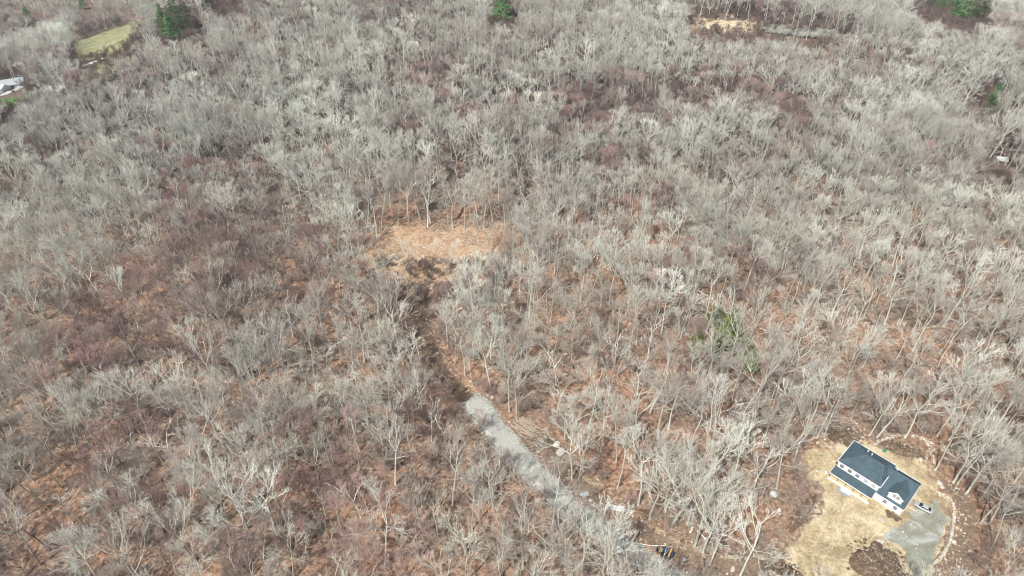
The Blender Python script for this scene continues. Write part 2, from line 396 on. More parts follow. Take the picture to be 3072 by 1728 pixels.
boulder(1615, 1502, 1.4, 'pale boulder at the lower left edge of the gravel track under trees', 0)
boulder(1812, 1417, 1.1, 'pinkish white boulder between the gravel track and the dirt track bend', 5)
boulder(1894, 1536, .95, 'round white boulder right of the stacked white pipes', 4)
boulder(1928, 1563, .8, 'small white boulder beside the dirt track below the pipes', 1)
boulder(1772, 1500, .95, 'grey lichened stone in the brown soil below the concrete tank cover', me=RG2)
boulder(1426, 1150, 1.1, 'largest pale stone above the upper end of the gravel track', 2)
boulder(1412, 1144, .75, 'small stone left of the largest one above the gravel track', 1)
boulder(1463, 1186, .9, 'squat pale stone close to the upper right of the gravel track', 0)
boulder(1476, 1192, .7, 'pale stone at the foot of a tree near the gravel track end', 3)
boulder(1528, 1267, .6, 'little white stone left of the log pile', 4)
boulder(1617, 1203, .8, 'grey stone under the trees above the log pile', me=RG)
boulder(2451, 1413, .75, 'small pale boulder left of the house beside the two rounded ones', 1)
boulder(2478, 1418, 1.0, 'left of two rounded white boulders at the porch corner', 0)
boulder(2491, 1420, .95, 'right of two rounded white boulders at the porch corner', 4)
boulder(2452, 1329, .65, 'white stone on the sand below the left soil mound', 2)
boulder(2480, 1338, .6, 'white stone on the sand left of the house back corner', 5)
boulder(2516, 1534, .55, 'small stone in the sandy yard below the porch steps', 3)
boulder(2641, 1559, .65, 'pale stone in the yard below the garage wing', 0, el=1.5)
boulder(2640, 1625, 1.1, 'flat pale rock in the muddy patch above the bottom soil mound', 1, el=1.5)
boulder(2762, 1380, 1.0, 'biggest pale rock in the ring around the right rear mound', 2)
boulder(2818, 1450, 1.2, 'large cream boulder at the upper end of the stone retaining wall', 3)
boulder(2826, 1462, .9, 'cream boulder just below the largest one at the wall end', 4)
boulder(2862, 1626, .95, 'single pale rock on the dark bank right of the retaining wall', 0)
boulder(2688, 1352, .8, 'pale rock in front of the right rear mound behind the house', 5)
boulder(1289, 660+180, .9, 'pale flat rock beside the lower left edge of the woodland clearing', 2)
boulder(2198, 1708, .8, 'elongated white rock beside the dirt track near the bottom edge', 1, el=1.7)
boulder(2178, 1662, .5, 'small white stone left of the dirt track near the bottom edge', 3)
boulder(1600, 1452, 1.2, 'grey rock half hidden by twigs left of the gravel track', me=RG2)
boulder(2338, 1530, .7, 'grey rock at the left end of the long soil ridge', me=RG)
boulder(2390, 1493, .55, 'white stone on the leaves left of the yard edge', 4)

# scattered rubble: thousands of fist to head sized stones, nobody could count them
def scatter_rubble():
    V = []; Fc = []; bms = []
    for k in range(5):
        bm = rock_mesh(20+k, sub=1); bms.append(([v.co.copy() for v in bm.verts], [[v.index for v in f.verts] for f in bm.faces])); bm.free()
    def put(x, y, s, dz=0):
        vs, fs = random.choice(bms); a = random.uniform(0, 6.3); ca, sa = math.cos(a), math.sin(a); e = random.uniform(.6, 1.3); k = len(V)
        z0 = hgt(x, y)+dz+s*.1
        for v in vs: V.append((x+s*(v.x*ca*e-v.y*sa), y+s*(v.x*sa*e+v.y*ca), z0+s*v.z))
        Fc.extend([tuple(i+k for i in f) for f in fs])
    def along(pl, n, spread, s0, s1):
        for _ in range(n):
            i = random.randrange(len(pl)-1); a, b = pl[i], pl[i+1]; t = random.random()
            put(a[0]+(b[0]-a[0])*t+random.gauss(0, spread), a[1]+(b[1]-a[1])*t+random.gauss(0, spread), s0+(s1-s0)*random.random()**2.5)
    def within(poly, n, s0, s1, dz=0):
        xs = [p[0] for p in poly]; ys = [p[1] for p in poly]; c = 0
        while c < n:
            x = random.uniform(min(xs), max(xs)); y = random.uniform(min(ys), max(ys))
            if inside((x, y), poly): put(x, y, s0+(s1-s0)*random.random()**3, dz); c += 1
    within(YARD, 700, .06, .32, .07); within(DRIVE, 60, .05, .12, .1)
    along(DIRT2[:len(DIRT2)//2], 260, 1.2, .08, .38); along(DIRT2[len(DIRT2)//2:], 260, 1.5, .08, .38)
    along(DIRT[:len(DIRT)//2], 120, 1.2, .1, .4); within(BANK, 330, .1, .4); within(SIDE, 160, .1, .35)
    within(CLEAR, 260, .08, .3)
    # pale stones ringing the rear mounds
    for (cx, cy, rx, ry, n) in ((2530, 1298, 55, 38, 90), (2712, 1342, 78, 34, 190), (2790, 1400, 14, 40, 60)):
        for _ in range(n):
            a = random.uniform(0, 6.3) if cx < 2600 else random.uniform(-2.9, .4)
            x, y = P(cx+rx*math.cos(a)*random.uniform(.92, 1.2), cy+ry*math.sin(a)*random.uniform(.92, 1.2)); put(x, y, .1+.34*random.random()**1.5)
    finish = (list(V), list(Fc)); V.clear(); Fc.clear()
    along(TRACK[:len(TRACK)//2], 1500, .45, .08, .30); along(TRACK[len(TRACK)//2:], 1500, .45, .08, .30); within(TRACK, 3500, .06, .24, .3)
    tag(obj('crushed_stone', pymesh('crushed_stone', V, Fc, M['trackstone'])), 'grey crushed stone lying loose on and beside the gravel track', 'crushed stone', kind='stuff')
    V, Fc = finish
    me = pymesh('rubble', V, Fc, M['rubble'])
    tag(obj('rubble', me), 'pale loose stones strewn over the yard, tracks and soil banks', 'rubble', kind='stuff')
scatter_rubble()

# stone retaining wall curving round the driveway
def retaining_wall():
    pl = smooth_poly([P(*q) for q in [(2806, 1480), (2830, 1490), (2852, 1506), (2860, 1530), (2858, 1570), (2852, 1610), (2838, 1650), (2820, 1675), (2802, 1692)]], False, 2)
    V = []; Fc = []; L = 0; s = 0
    pts = []
    for i in range(len(pl)-1):
        a = Vector(pl[i]); b = Vector(pl[i+1]); n = max(1, int((b-a).length/.35))
        for k in range(n): pts.append(a+(b-a)*k/n)
    last = None
    for row, (zz, sz) in enumerate(((.15, .62), (.75, .56))):
        last = None
        for p in pts:
            if last is not None and (p-last).length < sz*1.35: continue
            last = p.copy(); bm = rock_mesh(40+len(V) % 97, 1, .85, .8, 1)
            a = random.uniform(0, 6.3); q = Matrix.Rotation(a, 3, 'Z'); k = len(V); s_ = sz*random.uniform(.8, 1.2)
            for v in bm.verts:
                c = q @ v.co; V.append((p.x+c.x*s_+random.uniform(-.02, .02), p.y+c.y*s_, zz+c.z*s_+hgt(p.x, p.y)))
            Fc.extend([tuple(v.index+k for v in f.verts) for f in bm.faces]); bm.free()
    mw, t, b = mat('wall_stone', (.6, .55, .45), .9, .1)
    t.links.new(ramp(t, tex(t, .9, 5, .7), [(.3, (.26, .22, .165)), (.5, (.46, .41, .32)), (.7, (.64, .59, .50))]), b.inputs['Base Color'])
    tag(obj('stone_wall', pymesh('stone_wall', V, Fc, mw)), 'curved dry stone retaining wall of cream boulders along the driveway', 'stone wall')
retaining_wall()

# ------------------------------------------------------------------ soil mounds
md, t_, b_ = mat('mound_soil', (.15, .1, .07), 1, .05)
dc_, hh = wet_col(t_); t_.links.new(dc_, b_.inputs['Base Color']); bump(t_, b_, hh, 1, .3)
M['mound'] = md
MOUND_EDGE = []
def mound(px, py, ax, ay, rot, h, label, name='soil_mound'):
    cx, cy = P(px, py); V = []; Fc = []; nr, na = 14, 64
    for i in range(nr+1):
        r = i/nr
        for j in range(na):
            a = 2*math.pi*j/na; q = Vector((math.cos(a)*ax*r, math.sin(a)*ay*r))
            k = 1+.30*noise.noise(Vector((math.cos(a)*1.5+px, math.sin(a)*1.5, .0)))+.16*noise.noise(Vector((math.cos(a)*5+px, math.sin(a)*5, .0)))
            q *= k; x = q.x*math.cos(rot)-q.y*math.sin(rot); y = q.x*math.sin(rot)+q.y*math.cos(rot)
            z = h*(1-r*r)**1.0*(.8+.5*noise.noise(Vector((x*.5+px, y*.5, 1))))+.45*noise.noise(Vector((x*1.4+px, y*1.4, 1)))*(1-r)+.2*noise.noise(Vector((x*3.1+px, y*3.1, 4)))*(1-r)
            V.append((x, y, z-(.15 if i == nr else -.06)+hgt(cx+x, cy+y)-hgt(cx, cy)))
    for i in range(nr):
        for j in range(na):
            if i == 0 and False: continue
            Fc.append((i*na+j, (i+1)*na+j, (i+1)*na+(j+1) % na, i*na+(j+1) % na))
    me = pymesh(name, V, Fc, M['mound'], True)
    bm = bmesh.new(); bm.from_mesh(me); bmesh.ops.remove_doubles(bm, verts=bm.verts, dist=.001); bmesh.ops.recalc_face_normals(bm, faces=bm.faces); bm.to_mesh(me); bm.free()
    o = obj(name, me, None, (cx, cy, hgt(cx, cy))); tag(o, label, 'soil mound')
    for _ in range(int((ax+ay)*9)):
        a = random.uniform(0, 6.3); r = random.uniform(.86, 1.22); qx, qy = math.cos(a)*ax*r, math.sin(a)*ay*r; MOUND_EDGE.append((cx+qx*math.cos(rot)-qy*math.sin(rot), cy+qx*math.sin(rot)+qy*math.cos(rot)))
    # stones, roots and sticks turned up with the soil
    B = MB()
    for _ in range(int(ax*ay*6)):
        a = random.uniform(0, 6.3); r = math.sqrt(random.random())*.95; qx, qy = math.cos(a)*ax*r, math.sin(a)*ay*r
        x = qx*math.cos(rot)-qy*math.sin(rot); y = qx*math.sin(rot)+qy*math.cos(rot); z = h*(1-r*r)*.85+.12
        if random.random() < .5:
            L = random.uniform(.3, 1.6); b2 = random.uniform(0, 6.3)
            B.tube([(x, y, z), (x+math.cos(b2)*L, y+math.sin(b2)*L, z+random.uniform(-.1, .25))], [.06, .02], 4)
        else:
            bm = rock_mesh(random.randrange(60), sub=1); s_ = .06+.22*random.random()**2
            B.add([(x+v.co.x*s_, y+v.co.y*s_, z+v.co.z*s_) for v in bm.verts], [[v.index for v in f.verts] for f in bm.faces]); bm.free()
    ob = B.build('stone_litter', M['rubble'], o); ob['kind'] = 'stuff'
    return o
mound(2530, 1302, 4.9, 4.4, 0, 1.3, 'round dark soil mound behind the left rear corner of the house')
mound(2712, 1350, 5.8, 2.5, -.35, 1.0, 'long dark mound of turned soil behind the garage wing')
mound(2410, 1540, 7.0, 1.5, .82, .7, 'long low ridge of dark soil along the left edge of the yard')
mound(2635, 1695, 6.8, 6.2, .2, 1.9, 'big dark soil mound between the sandy yard and the driveway')
mound(2350, 1720, 5.0, 3.6, -.5, 1.1, 'dark soil mound at the bottom left corner of the yard')
mound(1625, 1335, 4.6, 3.2, -.6, .9, 'dark soil mound between the log pile and the two big boulders')
mound(2680, 1548, 1.8, 1.1, -.7, .35, 'small brown dirt heap below the garage wing wall')

def clods():
    B = MB()
    for x, y in MOUND_EDGE:
        bm = rock_mesh(random.randrange(60), sub=1); s_ = .10+.34*random.random()**2
        B.add([(x+v.co.x*s_*1.2, y+v.co.y*s_, hgt(x, y)+.05+v.co.z*s_) for v in bm.verts], [[v.index for v in f.verts] for f in bm.faces]); bm.free()
    tag(B.build('soil_clods', M['mound']), 'dark clods of soil fallen around the mounds', 'soil', kind='stuff')
clods()

# ------------------------------------------------------------------ house
def build_house():
    C = (92.0, 119.1); rz = math.atan2(-.725, .688)
    H = empty('house', (C[0], C[1], 0.0), rz, label='new white two-storey house with dark blue-grey shingle roofs, front porch and garage wing', cat='house')
    white, t, b = mat('white_siding', (.86, .86, .87), .55, .3)
    tcn = N(t, 'TexCoord'); mp = N(t, 'Mapping'); t.links.new(tcn.outputs['Object'], mp.inputs[0]); wv = N(t, 'TexWave', bands_direction='Z'); wv.inputs['Scale'].default_value = 2.4
    t.links.new(mp.outputs[0], wv.inputs[0]); bump(t, b, wv.outputs[1], .25, .02)
    trim, _, _ = mat('white_trim', (.88, .88, .88), .45, .3)
    shingle, t, b = mat('shingle', (.05, .07, .09), .85, .25)
    tc = N(t, 'TexCoord').outputs['Object']
    n1 = tex(t, 3.0, 5, .8, vec=tc); n2 = tex(t, .5, 3, .6, vec=tc)
    c = ramp(t, n1, [(.3, (.034, .056, .070)), (.5, (.055, .086, .104)), (.7, (.095, .138, .160))])
    c = mix(t, 1.0, c, ramp(t, n2, [(.35, (.85, .85, .85)), (.65, (1.12, 1.12, 1.12))]), 'MULTIPLY')
    t.links.new(c, b.inputs['Base Color']); bump(t, b, n1, .5, .04)
    cap, _, _ = mat('ridge_cap', (.10, .14, .16), .85, .25)
    glass, _, _ = mat('window_glass', (.02, .03, .04), .08, .6)
    wood, t, b = mat('porch_boards', (.58, .47, .25), .7, .2)
    t.links.new(ramp(t, tex(t, 2.2, 4, .7), [(.3, (.50, .40, .21)), (.7, (.66, .55, .31))]), b.inputs['Base Color'])
    post, _, _ = mat('brown_timber', (.12, .07, .035), .8, .2)
    base, _, _ = mat('concrete', (.27, .285, .30), .9, .2)
    dr, _, _ = mat('door_paint', (.27, .31, .30), .4, .3)
    o = .32     # eave overhang
    W, D, WW = 11.75, 10.2, 19.4
    zb = -.6
    # walls
    mb = MB(); mb.box(o, W-.0, o, D-o, zb, 5.8); mb.build('main_wall', white, H)
    wing = MB(); wing.prism([(o, zb), (D-o, zb), (D-o, 4.92), (7.1, 6.82), (o, 3.08)], 'x', W+.003, WW-o); wing.build('wing_wall', white, H)
    # main hip roof
    e, rh = 5.85, 2.2; hd = D/2
    A_, B_, C_, D_ = (0, 0, e), (W+.35, 0, e), (W+.35, D, e), (0, D, e); r1, r2 = (hd, hd+.6, e+rh), (W+.35-2.4, hd+.6, e+rh)
    rf = MB(); k = .22
    lo = [(x, y, z-k) for x, y, z in (A_, B_, C_, D_)]
    rf.add([A_, B_, C_, D_, r1, r2]+lo, [(0, 1, 5, 4), (1, 2, 5), (2, 3, 4, 5), (3, 0, 4), (6, 9, 8, 7), (0, 6, 7, 1), (1, 7, 8, 2), (2, 8, 9, 3), (3, 9, 6, 0)])
    ro = rf.build('main_roof', shingle, H)
    cb = MB()
    for a, b2 in ((r1, r2), (A_, r1), (D_, r1), (B_, r2), (C_, r2)): cb.tube([Vector(a)+Vector((0, 0, .0)), Vector(b2)+Vector((0, 0, .0))], .07, 4)
    cb.build('ridge_cap', cap, ro)
    g = MB()
    for a, b2 in ((A_, B_), (B_, (W+.35, 4.9, e)), (C_, D_), (D_, A_)):
        va, vb = Vector(a), Vector(b2); d = (vb-va).normalized(); n = Vector((d.y, -d.x, 0))
        pa, pb = va+n*.0-d*.12, vb+d*.12
        g.add([pa, pb, pb+n*.13, pa+n*.13, pa-Vector((0, 0, .24)), pb-Vector((0, 0, .24)), pb+n*.13-Vector((0, 0, .24)), pa+n*.13-Vector((0, 0, .24))],
              [(0, 1, 2, 3), (4, 7, 6, 5), (0, 4, 5, 1), (1, 5, 6, 2), (2, 6, 7, 3), (3, 7, 4, 0)])
    g.build('gutter', trim, ro)
    # wing roof (long front slope, short back slope)
    fx0, fx1 = W+.012, WW
    wr = MB(); wr.slab([(fx0, 0, 3.0), (fx1, 0, 3.0), (fx1, 7.1, 7.02), (fx0, 7.1, 7.02)], .2)
    wr.slab([(fx0, 7.1, 7.02), (fx1, 7.1, 7.02), (fx1, D-.05, 5.02), (fx0, D-.05, 5.02)], .2)
    wr.slab([(9.6, 5.2, 3.0+.5662*5.2), (fx0, 5.2, 3.0+.5662*5.2), (fx0, 7.1, 7.02), (9.6, 7.1, 7.02)], .2)
    wr.slab([(9.6, 7.1, 7.02), (fx0, 7.1, 7.02), (fx0, 8.7, 5.97), (9.6, 8.7, 5.97)], .2)
    wo = wr.build('wing_roof', shingle, H)
    cb = MB(); cb.tube([(fx0-1.5, 7.1, 7.03), (fx1, 7.1, 7.03)], .07, 4); cb.build('ridge_cap', cap, wo)
    MB().box(fx0, fx1+.1, -.13, 0, 2.78, 3.0).build('gutter', trim, wo); MB().box(fx0, fx1+.1, D-.05, D+.08, 4.8, 5.02).build('gutter', trim, wo)
    g = MB(); g.slab([(fx1, 0, 3.03), (fx1+.05, 0, 3.03), (fx1+.05, 7.1, 7.05), (fx1, 7.1, 7.05)], .24); g.slab([(fx1, 7.1, 7.05), (fx1+.05, 7.1, 7.05), (fx1+.05, D, 5.05), (fx1, D, 5.05)], .24)
    g.build('rake_board', trim, wo)
    # dormer
    dm = MB(); u0, u1, n0 = 14.45, 18.05, .72; um = (u0+u1)/2
    dm.prism([(u0, 3.3), (u1, 3.3), (u1, 5.5), (um, 6.75), (u0, 5.5)], 'y', n0, 5.6)
    do = dm.build('dormer', white, H)
    dr_ = MB(); sl_ = (6.85-5.42)/(um-u0+.3); yb = 6.9
    for sgn in (-1, 1):
        ue = um+sgn*(um-u0+.3)
        dr_.slab([(ue, n0-.28, 5.42), (um, n0-.28, 6.87), (um, yb, 6.87), (ue, 4.6, 5.42)] if sgn < 0 else [(um, n0-.28, 6.87), (ue, n0-.28, 5.42), (ue, 4.6, 5.42), (um, yb, 6.87)], .14)
    dr_.build('dormer_roof', shingle, do)
    rk = MB()
    for sgn in (-1, 1):
        ue = um+sgn*(um-u0+.3); rk.slab([(ue, n0-.33, 5.45), (um, n0-.33, 6.90), (um, n0-.285, 6.90), (ue, n0-.285, 5.45)], .2)
    rk.build('rake_board', trim, do)
    def window(u, z0, z1, wd, n, parent, curtained=False, two=True):
        f = MB(); fr = .07
        f.box(u-wd/2-fr, u+wd/2+fr, n-.05, n-.004, z0-fr, z0); f.box(u-wd/2-fr, u+wd/2+fr, n-.05, n-.004, z1, z1+fr)
        f.box(u-wd/2-fr, u-wd/2, n-.05, n-.004, z0, z1); f.box(u+wd/2, u+wd/2+fr, n-.05, n-.004, z0, z1)
        zm = (z0+z1)/2; f.box(u-wd/2, u+wd/2, n-.045, n-.006, zm-.05, zm+.05)
        for s in (-1/6, 1/6): f.box(u+s*wd-.018, u+s*wd+.018, n-.040, n-.008, z0, zm-.05); f.box(u+s*wd-.018, u+s*wd+.018, n-.040, n-.008, zm+.05, z1)
        fo = f.build('window', trim, parent)
        MB().box(u-wd/2, u+wd/2, n-.022, n-.012, z0, z1).build('pane', glass if not curtained else dr, fo)  # curtained windows get a grey pane in the door colour
    for i, u in enumerate((1.5, 3.75, 5.95, 8.35, 10.45)): window(u, 3.85, 5.45, 1.1, o, H, i > 2)
    window(15.85, 4.55, 5.7, .8, n0, do); window(16.85, 4.55, 5.7, .8, n0, do)
    window(14.6, .95, 2.25, 1.0, o, H); window(17.4, .95, 2.25, 1.0, o, H)
    for u in (2.2, 4.4, 8.8, 10.6): window(u, 1.35, 2.7, 1.0, o, H)
    for u in (2.5, 5.5, 9.0):    # rear windows
        f = MB(); f.box(u-.55, u+.55, D-o+.004, D-o+.05, 3.9, 5.2); q = f.build('window', trim, H)
        MB().box(u-.47, u+.47, D-o+.052, D-o+.058, 3.98, 5.12).build('pane', glass, q)
    d_ = MB().box(6.1, 7.1, o-.06, o-.004, .78, 2.95).build('front_door', post, H)
    MB().box(6.95, 7.02, o-.10, o-.062, 1.75, 1.85).build('handle', trim, d_)
    for v in (1.4, 5.6):
        MB().box(WW-o+.004, WW-o+.05, v, v+2.9, .05, 2.4).build('garage_door', dr, H)
    MB().box(12.4, 12.9, o-.06, o-.004, 1.9, 2.3).build('wall_vent', dr, H)
    # porch
    MB().box(.02, W-.02, -2.5, o-.003, .62, .78).build('porch_deck', wood, H)
    MB().box(-.05, W+.02, -2.62, -2.503, .05, .80).build('deck_skirt', trim, H)
    pr = MB(); pr.slab([(-.1, -2.65, 2.84), (W-.05, -2.65, 2.84), (W-.05, o-.004, 3.42), (-.1, o-.004, 3.42)], .16); po = pr.build('porch_roof', shingle, H)
    gg = MB(); gg.box(-.15, W, -2.78, -2.652, 2.66, 2.85); gg.slab([(-.15, -2.65, 2.88), (-.103, -2.65, 2.88), (-.103, o, 3.46), (-.15, o, 3.46)], .5)
    gg.build('gutter', trim, po)
    MB().box(0, W-.1, -2.45, -2.30, 2.50, 2.70).build('porch_beam', trim, H)
    for i in range(6):
        u = .15+i*(W-.35)/5; MB().box(u-.08, u+.08, -2.45, -2.29, .782, 2.498).build('porch_post', post, H)
    st = MB()
    for i in range(3): st.box(4.3, 6.9, -2.623-.32*(i+1), -2.625-.32*i-.0, .02, .60-.2*i)
    st.build('front_steps', trim, H)
    pd = MB(); pts = [(5.35+1.75*math.cos(a)*1.1, -3.75+1.05*math.sin(a)) for a in np.linspace(0, 2*math.pi, 22)[:-1]]
    pd.prism(pts, 'z', -.05, .10); pd.build('landing_slab', base, H)
    # vent pipes on the rear slopes
    for (u, n, z) in ((4.6, 7.9, 7.1), (5.9, 7.3, 7.5), (12.9, 8.6, 6.05)):
        v = MB(); v.tube([(u, n, z-.25), (u, n, z+.45)], .11, 8); v.tube([(u, n, z+.45), (u, n, z+.5)], .17, 8); v.build('vent_pipe', trim, H)
    MB().box(o+.04, WW-o-.04, o+.04, D-o-.04, -.7, .25).build('foundation', base, H)
    fo = MB(); fo.box(o-.03, W, o-.03, D-o+.03, -.6, .22); fo.build('foundation_band', base, H)
    return H
build_house()

# ------------------------------------------------------------------ silver sedan
def build_sedan():
    x0, y0 = P(2742, 1513); x1, y1 = P(2793, 1541); cx, cy = (x0+x1)/2, (y0+y1)/2
    S = empty('sedan', (cx, cy, hgt(cx, cy)+.16), math.atan2(y0-y1, x0-x1), label='silver four-door sedan parked beside the garage end of the house', cat='car')
    paint, _, b = mat('silver_paint', (.44, .46, .47), .35, .5, .3)
    glass, _, _ = mat('car_glass', (.015, .02, .025), .06, .7); rub, _, _ = mat('tyre_rubber', (.02, .02, .02), .9); rimm, _, _ = mat('alloy', (.62, .62, .63), .3, .5, .7)
    lamp, _, _ = mat('lamp_lens', (.8, .8, .78), .15, .6); red, _, _ = mat('tail_lens', (.35, .02, .02), .2, .6); dk, _, _ = mat('dark_trim', (.03, .03, .03), .6)
    # cross-section loft: x, half width at sill / shoulder, z low, shoulder z
    secs = [(-2.30, .62, .74, .36, .66), (-2.22, .78, .84, .28, .86), (-1.6, .86, .90, .22, .97), (-.9, .87, .92, .20, .98), (0, .87, .92, .20, .96), (.9, .87, .91, .20, .92), (1.5, .86, .89, .22, .84), (2.1, .80, .82, .26, .70), (2.28, .60, .70, .34, .56)]
    V = []; Fc = []
    for x, a, s, zl, zs in secs: V += [(x, -a, zl), (x, -s, (zl+zs)*.55), (x, -s*.96, zs-.04), (x, -s*.80, zs), (x, s*.80, zs), (x, s*.96, zs-.04), (x, s, (zl+zs)*.55), (x, a, zl)]
    n = 8
    for i in range(len(secs)-1):
        for j in range(n): Fc.append((i*n+j, i*n+(j+1) % n, (i+1)*n+(j+1) % n, (i+1)*n+j))
    Fc += [tuple(range(n))[::-1], tuple((len(secs)-1)*n+j for j in range(n))]
    B = MB(); B.add(V, Fc); body = B.build('body', paint, S, smooth=True)
    # cabin
    cab = [(-1.75, .70, .96), (-1.05, .58, 1.36), (-.25, .60, 1.43), (.35, .58, 1.39), (1.12, .72, .93)]
    top = MB(); top.slab([(-1.08, -.57, 1.385), (.38, -.57, 1.415), (.38, .57, 1.415), (-1.08, .57, 1.385)], .06)
    top.build('car_roof', paint, body, bevel=.02)
    gl = MB(); lo = [(-1.78, -.80, .93), (1.15, -.78, .90), (1.15, .78, .90), (-1.78, .80, .93)]; hi = [(-1.05, -.58, 1.34), (.36, -.58, 1.37), (.36, .58, 1.37), (-1.05, .58, 1.34)]
    gl.add(lo+hi, [(0, 1, 5, 4), (1, 2, 6, 5), (2, 3, 7, 6), (3, 0, 4, 7), (4, 5, 6, 7)]); gl.build('windows', glass, S)
    for s in (-1, 1):
        for a_, b_2, r_ in (((1.14, s*.78, .91), (.36, s*.585, 1.38), .045), ((-1.77, s*.80, .94), (-1.05, s*.585, 1.35), .07), ((-.33, s*.805, .93), (-.33, s*.60, 1.38), .04)):
            MB().tube([a_, b_2], r_, 4).build('pillar', paint, body)
    for sx in (-1.35, 1.38):
        for s in (-1, 1):
            ty = MB(); ty.tube([(sx, s*.70, .30), (sx, s*.93, .30)], .33, 18); w_ = ty.build('wheel', rub, S)
            MB().tube([(sx, s*.925, .30), (sx, s*.95, .30)], .22, 14).build('rim', rimm, w_)
    for s in (-1, 1):
        MB().box(2.12, 2.26, s*.58-.15, s*.58+.15, .56, .68).build('headlight', lamp, S, bevel=.02)
        MB().box(-2.31, -2.2, s*.58-.16, s*.58+.16, .66, .80).build('tail_light', red, S, bevel=.02)
        MB().box(.92, 1.06, s*.98-.07, s*.98+.07, .93, 1.05).build('side_mirror', paint, S, bevel=.02)
    MB().box(-2.345, -2.305, -.22, .22, .48, .60).build('licence_plate', lamp, S)
    MB().box(2.20, 2.30, -.35, .35, .42, .54).build('grille', dk, S)
build_sedan()

# ------------------------------------------------------------------ compact loader and its detached bucket
def build_loader():
    x, y = P(2000, 1664); rz = math.atan2(.5, -.8)
    L = empty('skid_steer_loader', (x, y, hgt(x, y)+.05), rz, label='compact track loader with navy cab roof and yellow band parked on the dirt track', cat='loader')
    navy, t, b = mat('navy_paint', (.03, .05, .09), .5, .4); yel, t, b = mat('yellow_paint', (.75, .42, .10), .5, .4)
    t.links.new(ramp(t, tex(t, 3, 4, .7), [(.35, (.42, .22, .06)), (.5, (.78, .46, .14)), (.7, (.85, .58, .25))]), b.inputs['Base Color'])
    blk, _, _ = mat('black_steel', (.018, .018, .02), .7, .3); gl, _, _ = mat('cab_glass', (.02, .03, .035), .1, .6)
    for s in (-1, 1):
        tr = MB(); tr.prism([(-1.35, .15), (-1.0, 0), (.95, 0), (1.35, .2), (1.3, .55), (.9, .72), (-.95, .72), (-1.35, .55)], 'y', s*.98-.22, s*.98+.22); tk = tr.build('track', blk, L, bevel=.03)
        for q in np.linspace(-1, 1, 5): MB().tube([(q, s*1.19, .3), (q, s*1.23, .3)], .17, 10).build('roller', navy, tk)
    MB().prism([(-1.5, .35), (1.1, .35), (1.2, .75), (.9, 1.05), (-1.45, 1.25)], 'y', -.74, .74).build('chassis', blk, L, bevel=.03)
    MB().prism([(-.35, 1.05), (1.05, 1.05), (1.0, 2.0), (-.35, 2.05)], 'y', -.62, .62).build('cab_frame', navy, L, bevel=.04)
    MB().box(-.3, .9, -.635, .635, 1.3, 1.9).build('cab_window', gl, L)
    MB().prism([(-.5, 2.05), (1.15, 2.0), (1.2, 2.1), (-.5, 2.18)], 'y', -.76, .76).build('cab_roof', navy, L, bevel=.04)
    MB().prism([(-.98, 1.15), (-.58, 1.15), (-.55, 2.0), (-.9, 2.0)], 'y', -1.05, 1.05).build('rear_crossmember', yel, L, bevel=.03)
    MB().prism([(-1.75, .6), (-1.0, .6), (-1.0, 1.7), (-1.5, 1.62), (-1.75, 1.3)], 'y', -.72, .72).build('engine_cover', navy, L, bevel=.06)
    for s in (-1, 1):
        a = MB(); a.tube([(-.8, s*.90, 1.85), (.5, s*.90, 1.45), (1.7, s*.88, .75), (1.95, s*.88, .3)], [.13, .13, .11, .1], 4); a.build('lift_arm', blk, L)
    g = MB(); g.box(1.85, 2.0, -.8, .8, .1, .9); g.build('quick_coupler', yel, L, bevel=.02)
    g = MB(); g.tube([(2.1, -1.0, .35), (2.1, 1.0, .35)], .16, 8)
    for q in np.linspace(-.9, .9, 7): g.prism([(2.0, .9), (2.2, .95), (2.75, .55), (2.9, .05), (2.7, .12), (2.5, .45), (2.1, .6)], 'y', q-.04, q+.04)
    g.build('grapple', blk, L)
    grey, t, b = mat('worn_steel', (.33, .36, .37), .6, .4); mud, _, _ = mat('muddy_steel', (.14, .10, .05), .9, .1)
    x, y = P(2054, 1683)
    B = empty('loader_bucket', (x, y, hgt(x, y)+.05), .3, label='detached steel loader bucket lying open on the dirt behind the loader', cat='bucket')
    sec = [(0, 0), (.75, 0), (.78, .06), (.1, .08), (.06, .5), (.3, .66), (.28, .72), (-.02, .55)]
    MB().prism([(p[0]*-1, p[1]) for p in sec], 'x', -.95, .95)
    q = MB(); q.prism([(-p[0], p[1]) for p in sec], 'x', -.95, .95); q.build('bucket_shell', grey, B)
    for s in (-1, 1): MB().prism([(0, 0), (-.75, 0), (-.3, .66), (0, .55)], 'x', s*.96-.02, s*.96+.02).build('side_plate', grey, B)
    MB().prism([(-.12, .09), (-.70, .09), (-.35, .35), (-.12, .4)], 'x', -.9, .9).build('dirt_load', mud, B)
    MB().box(-.45, .35, .03, .55, 0, .5).build('mounting_frame', grey, B, bevel=.03)
build_loader()

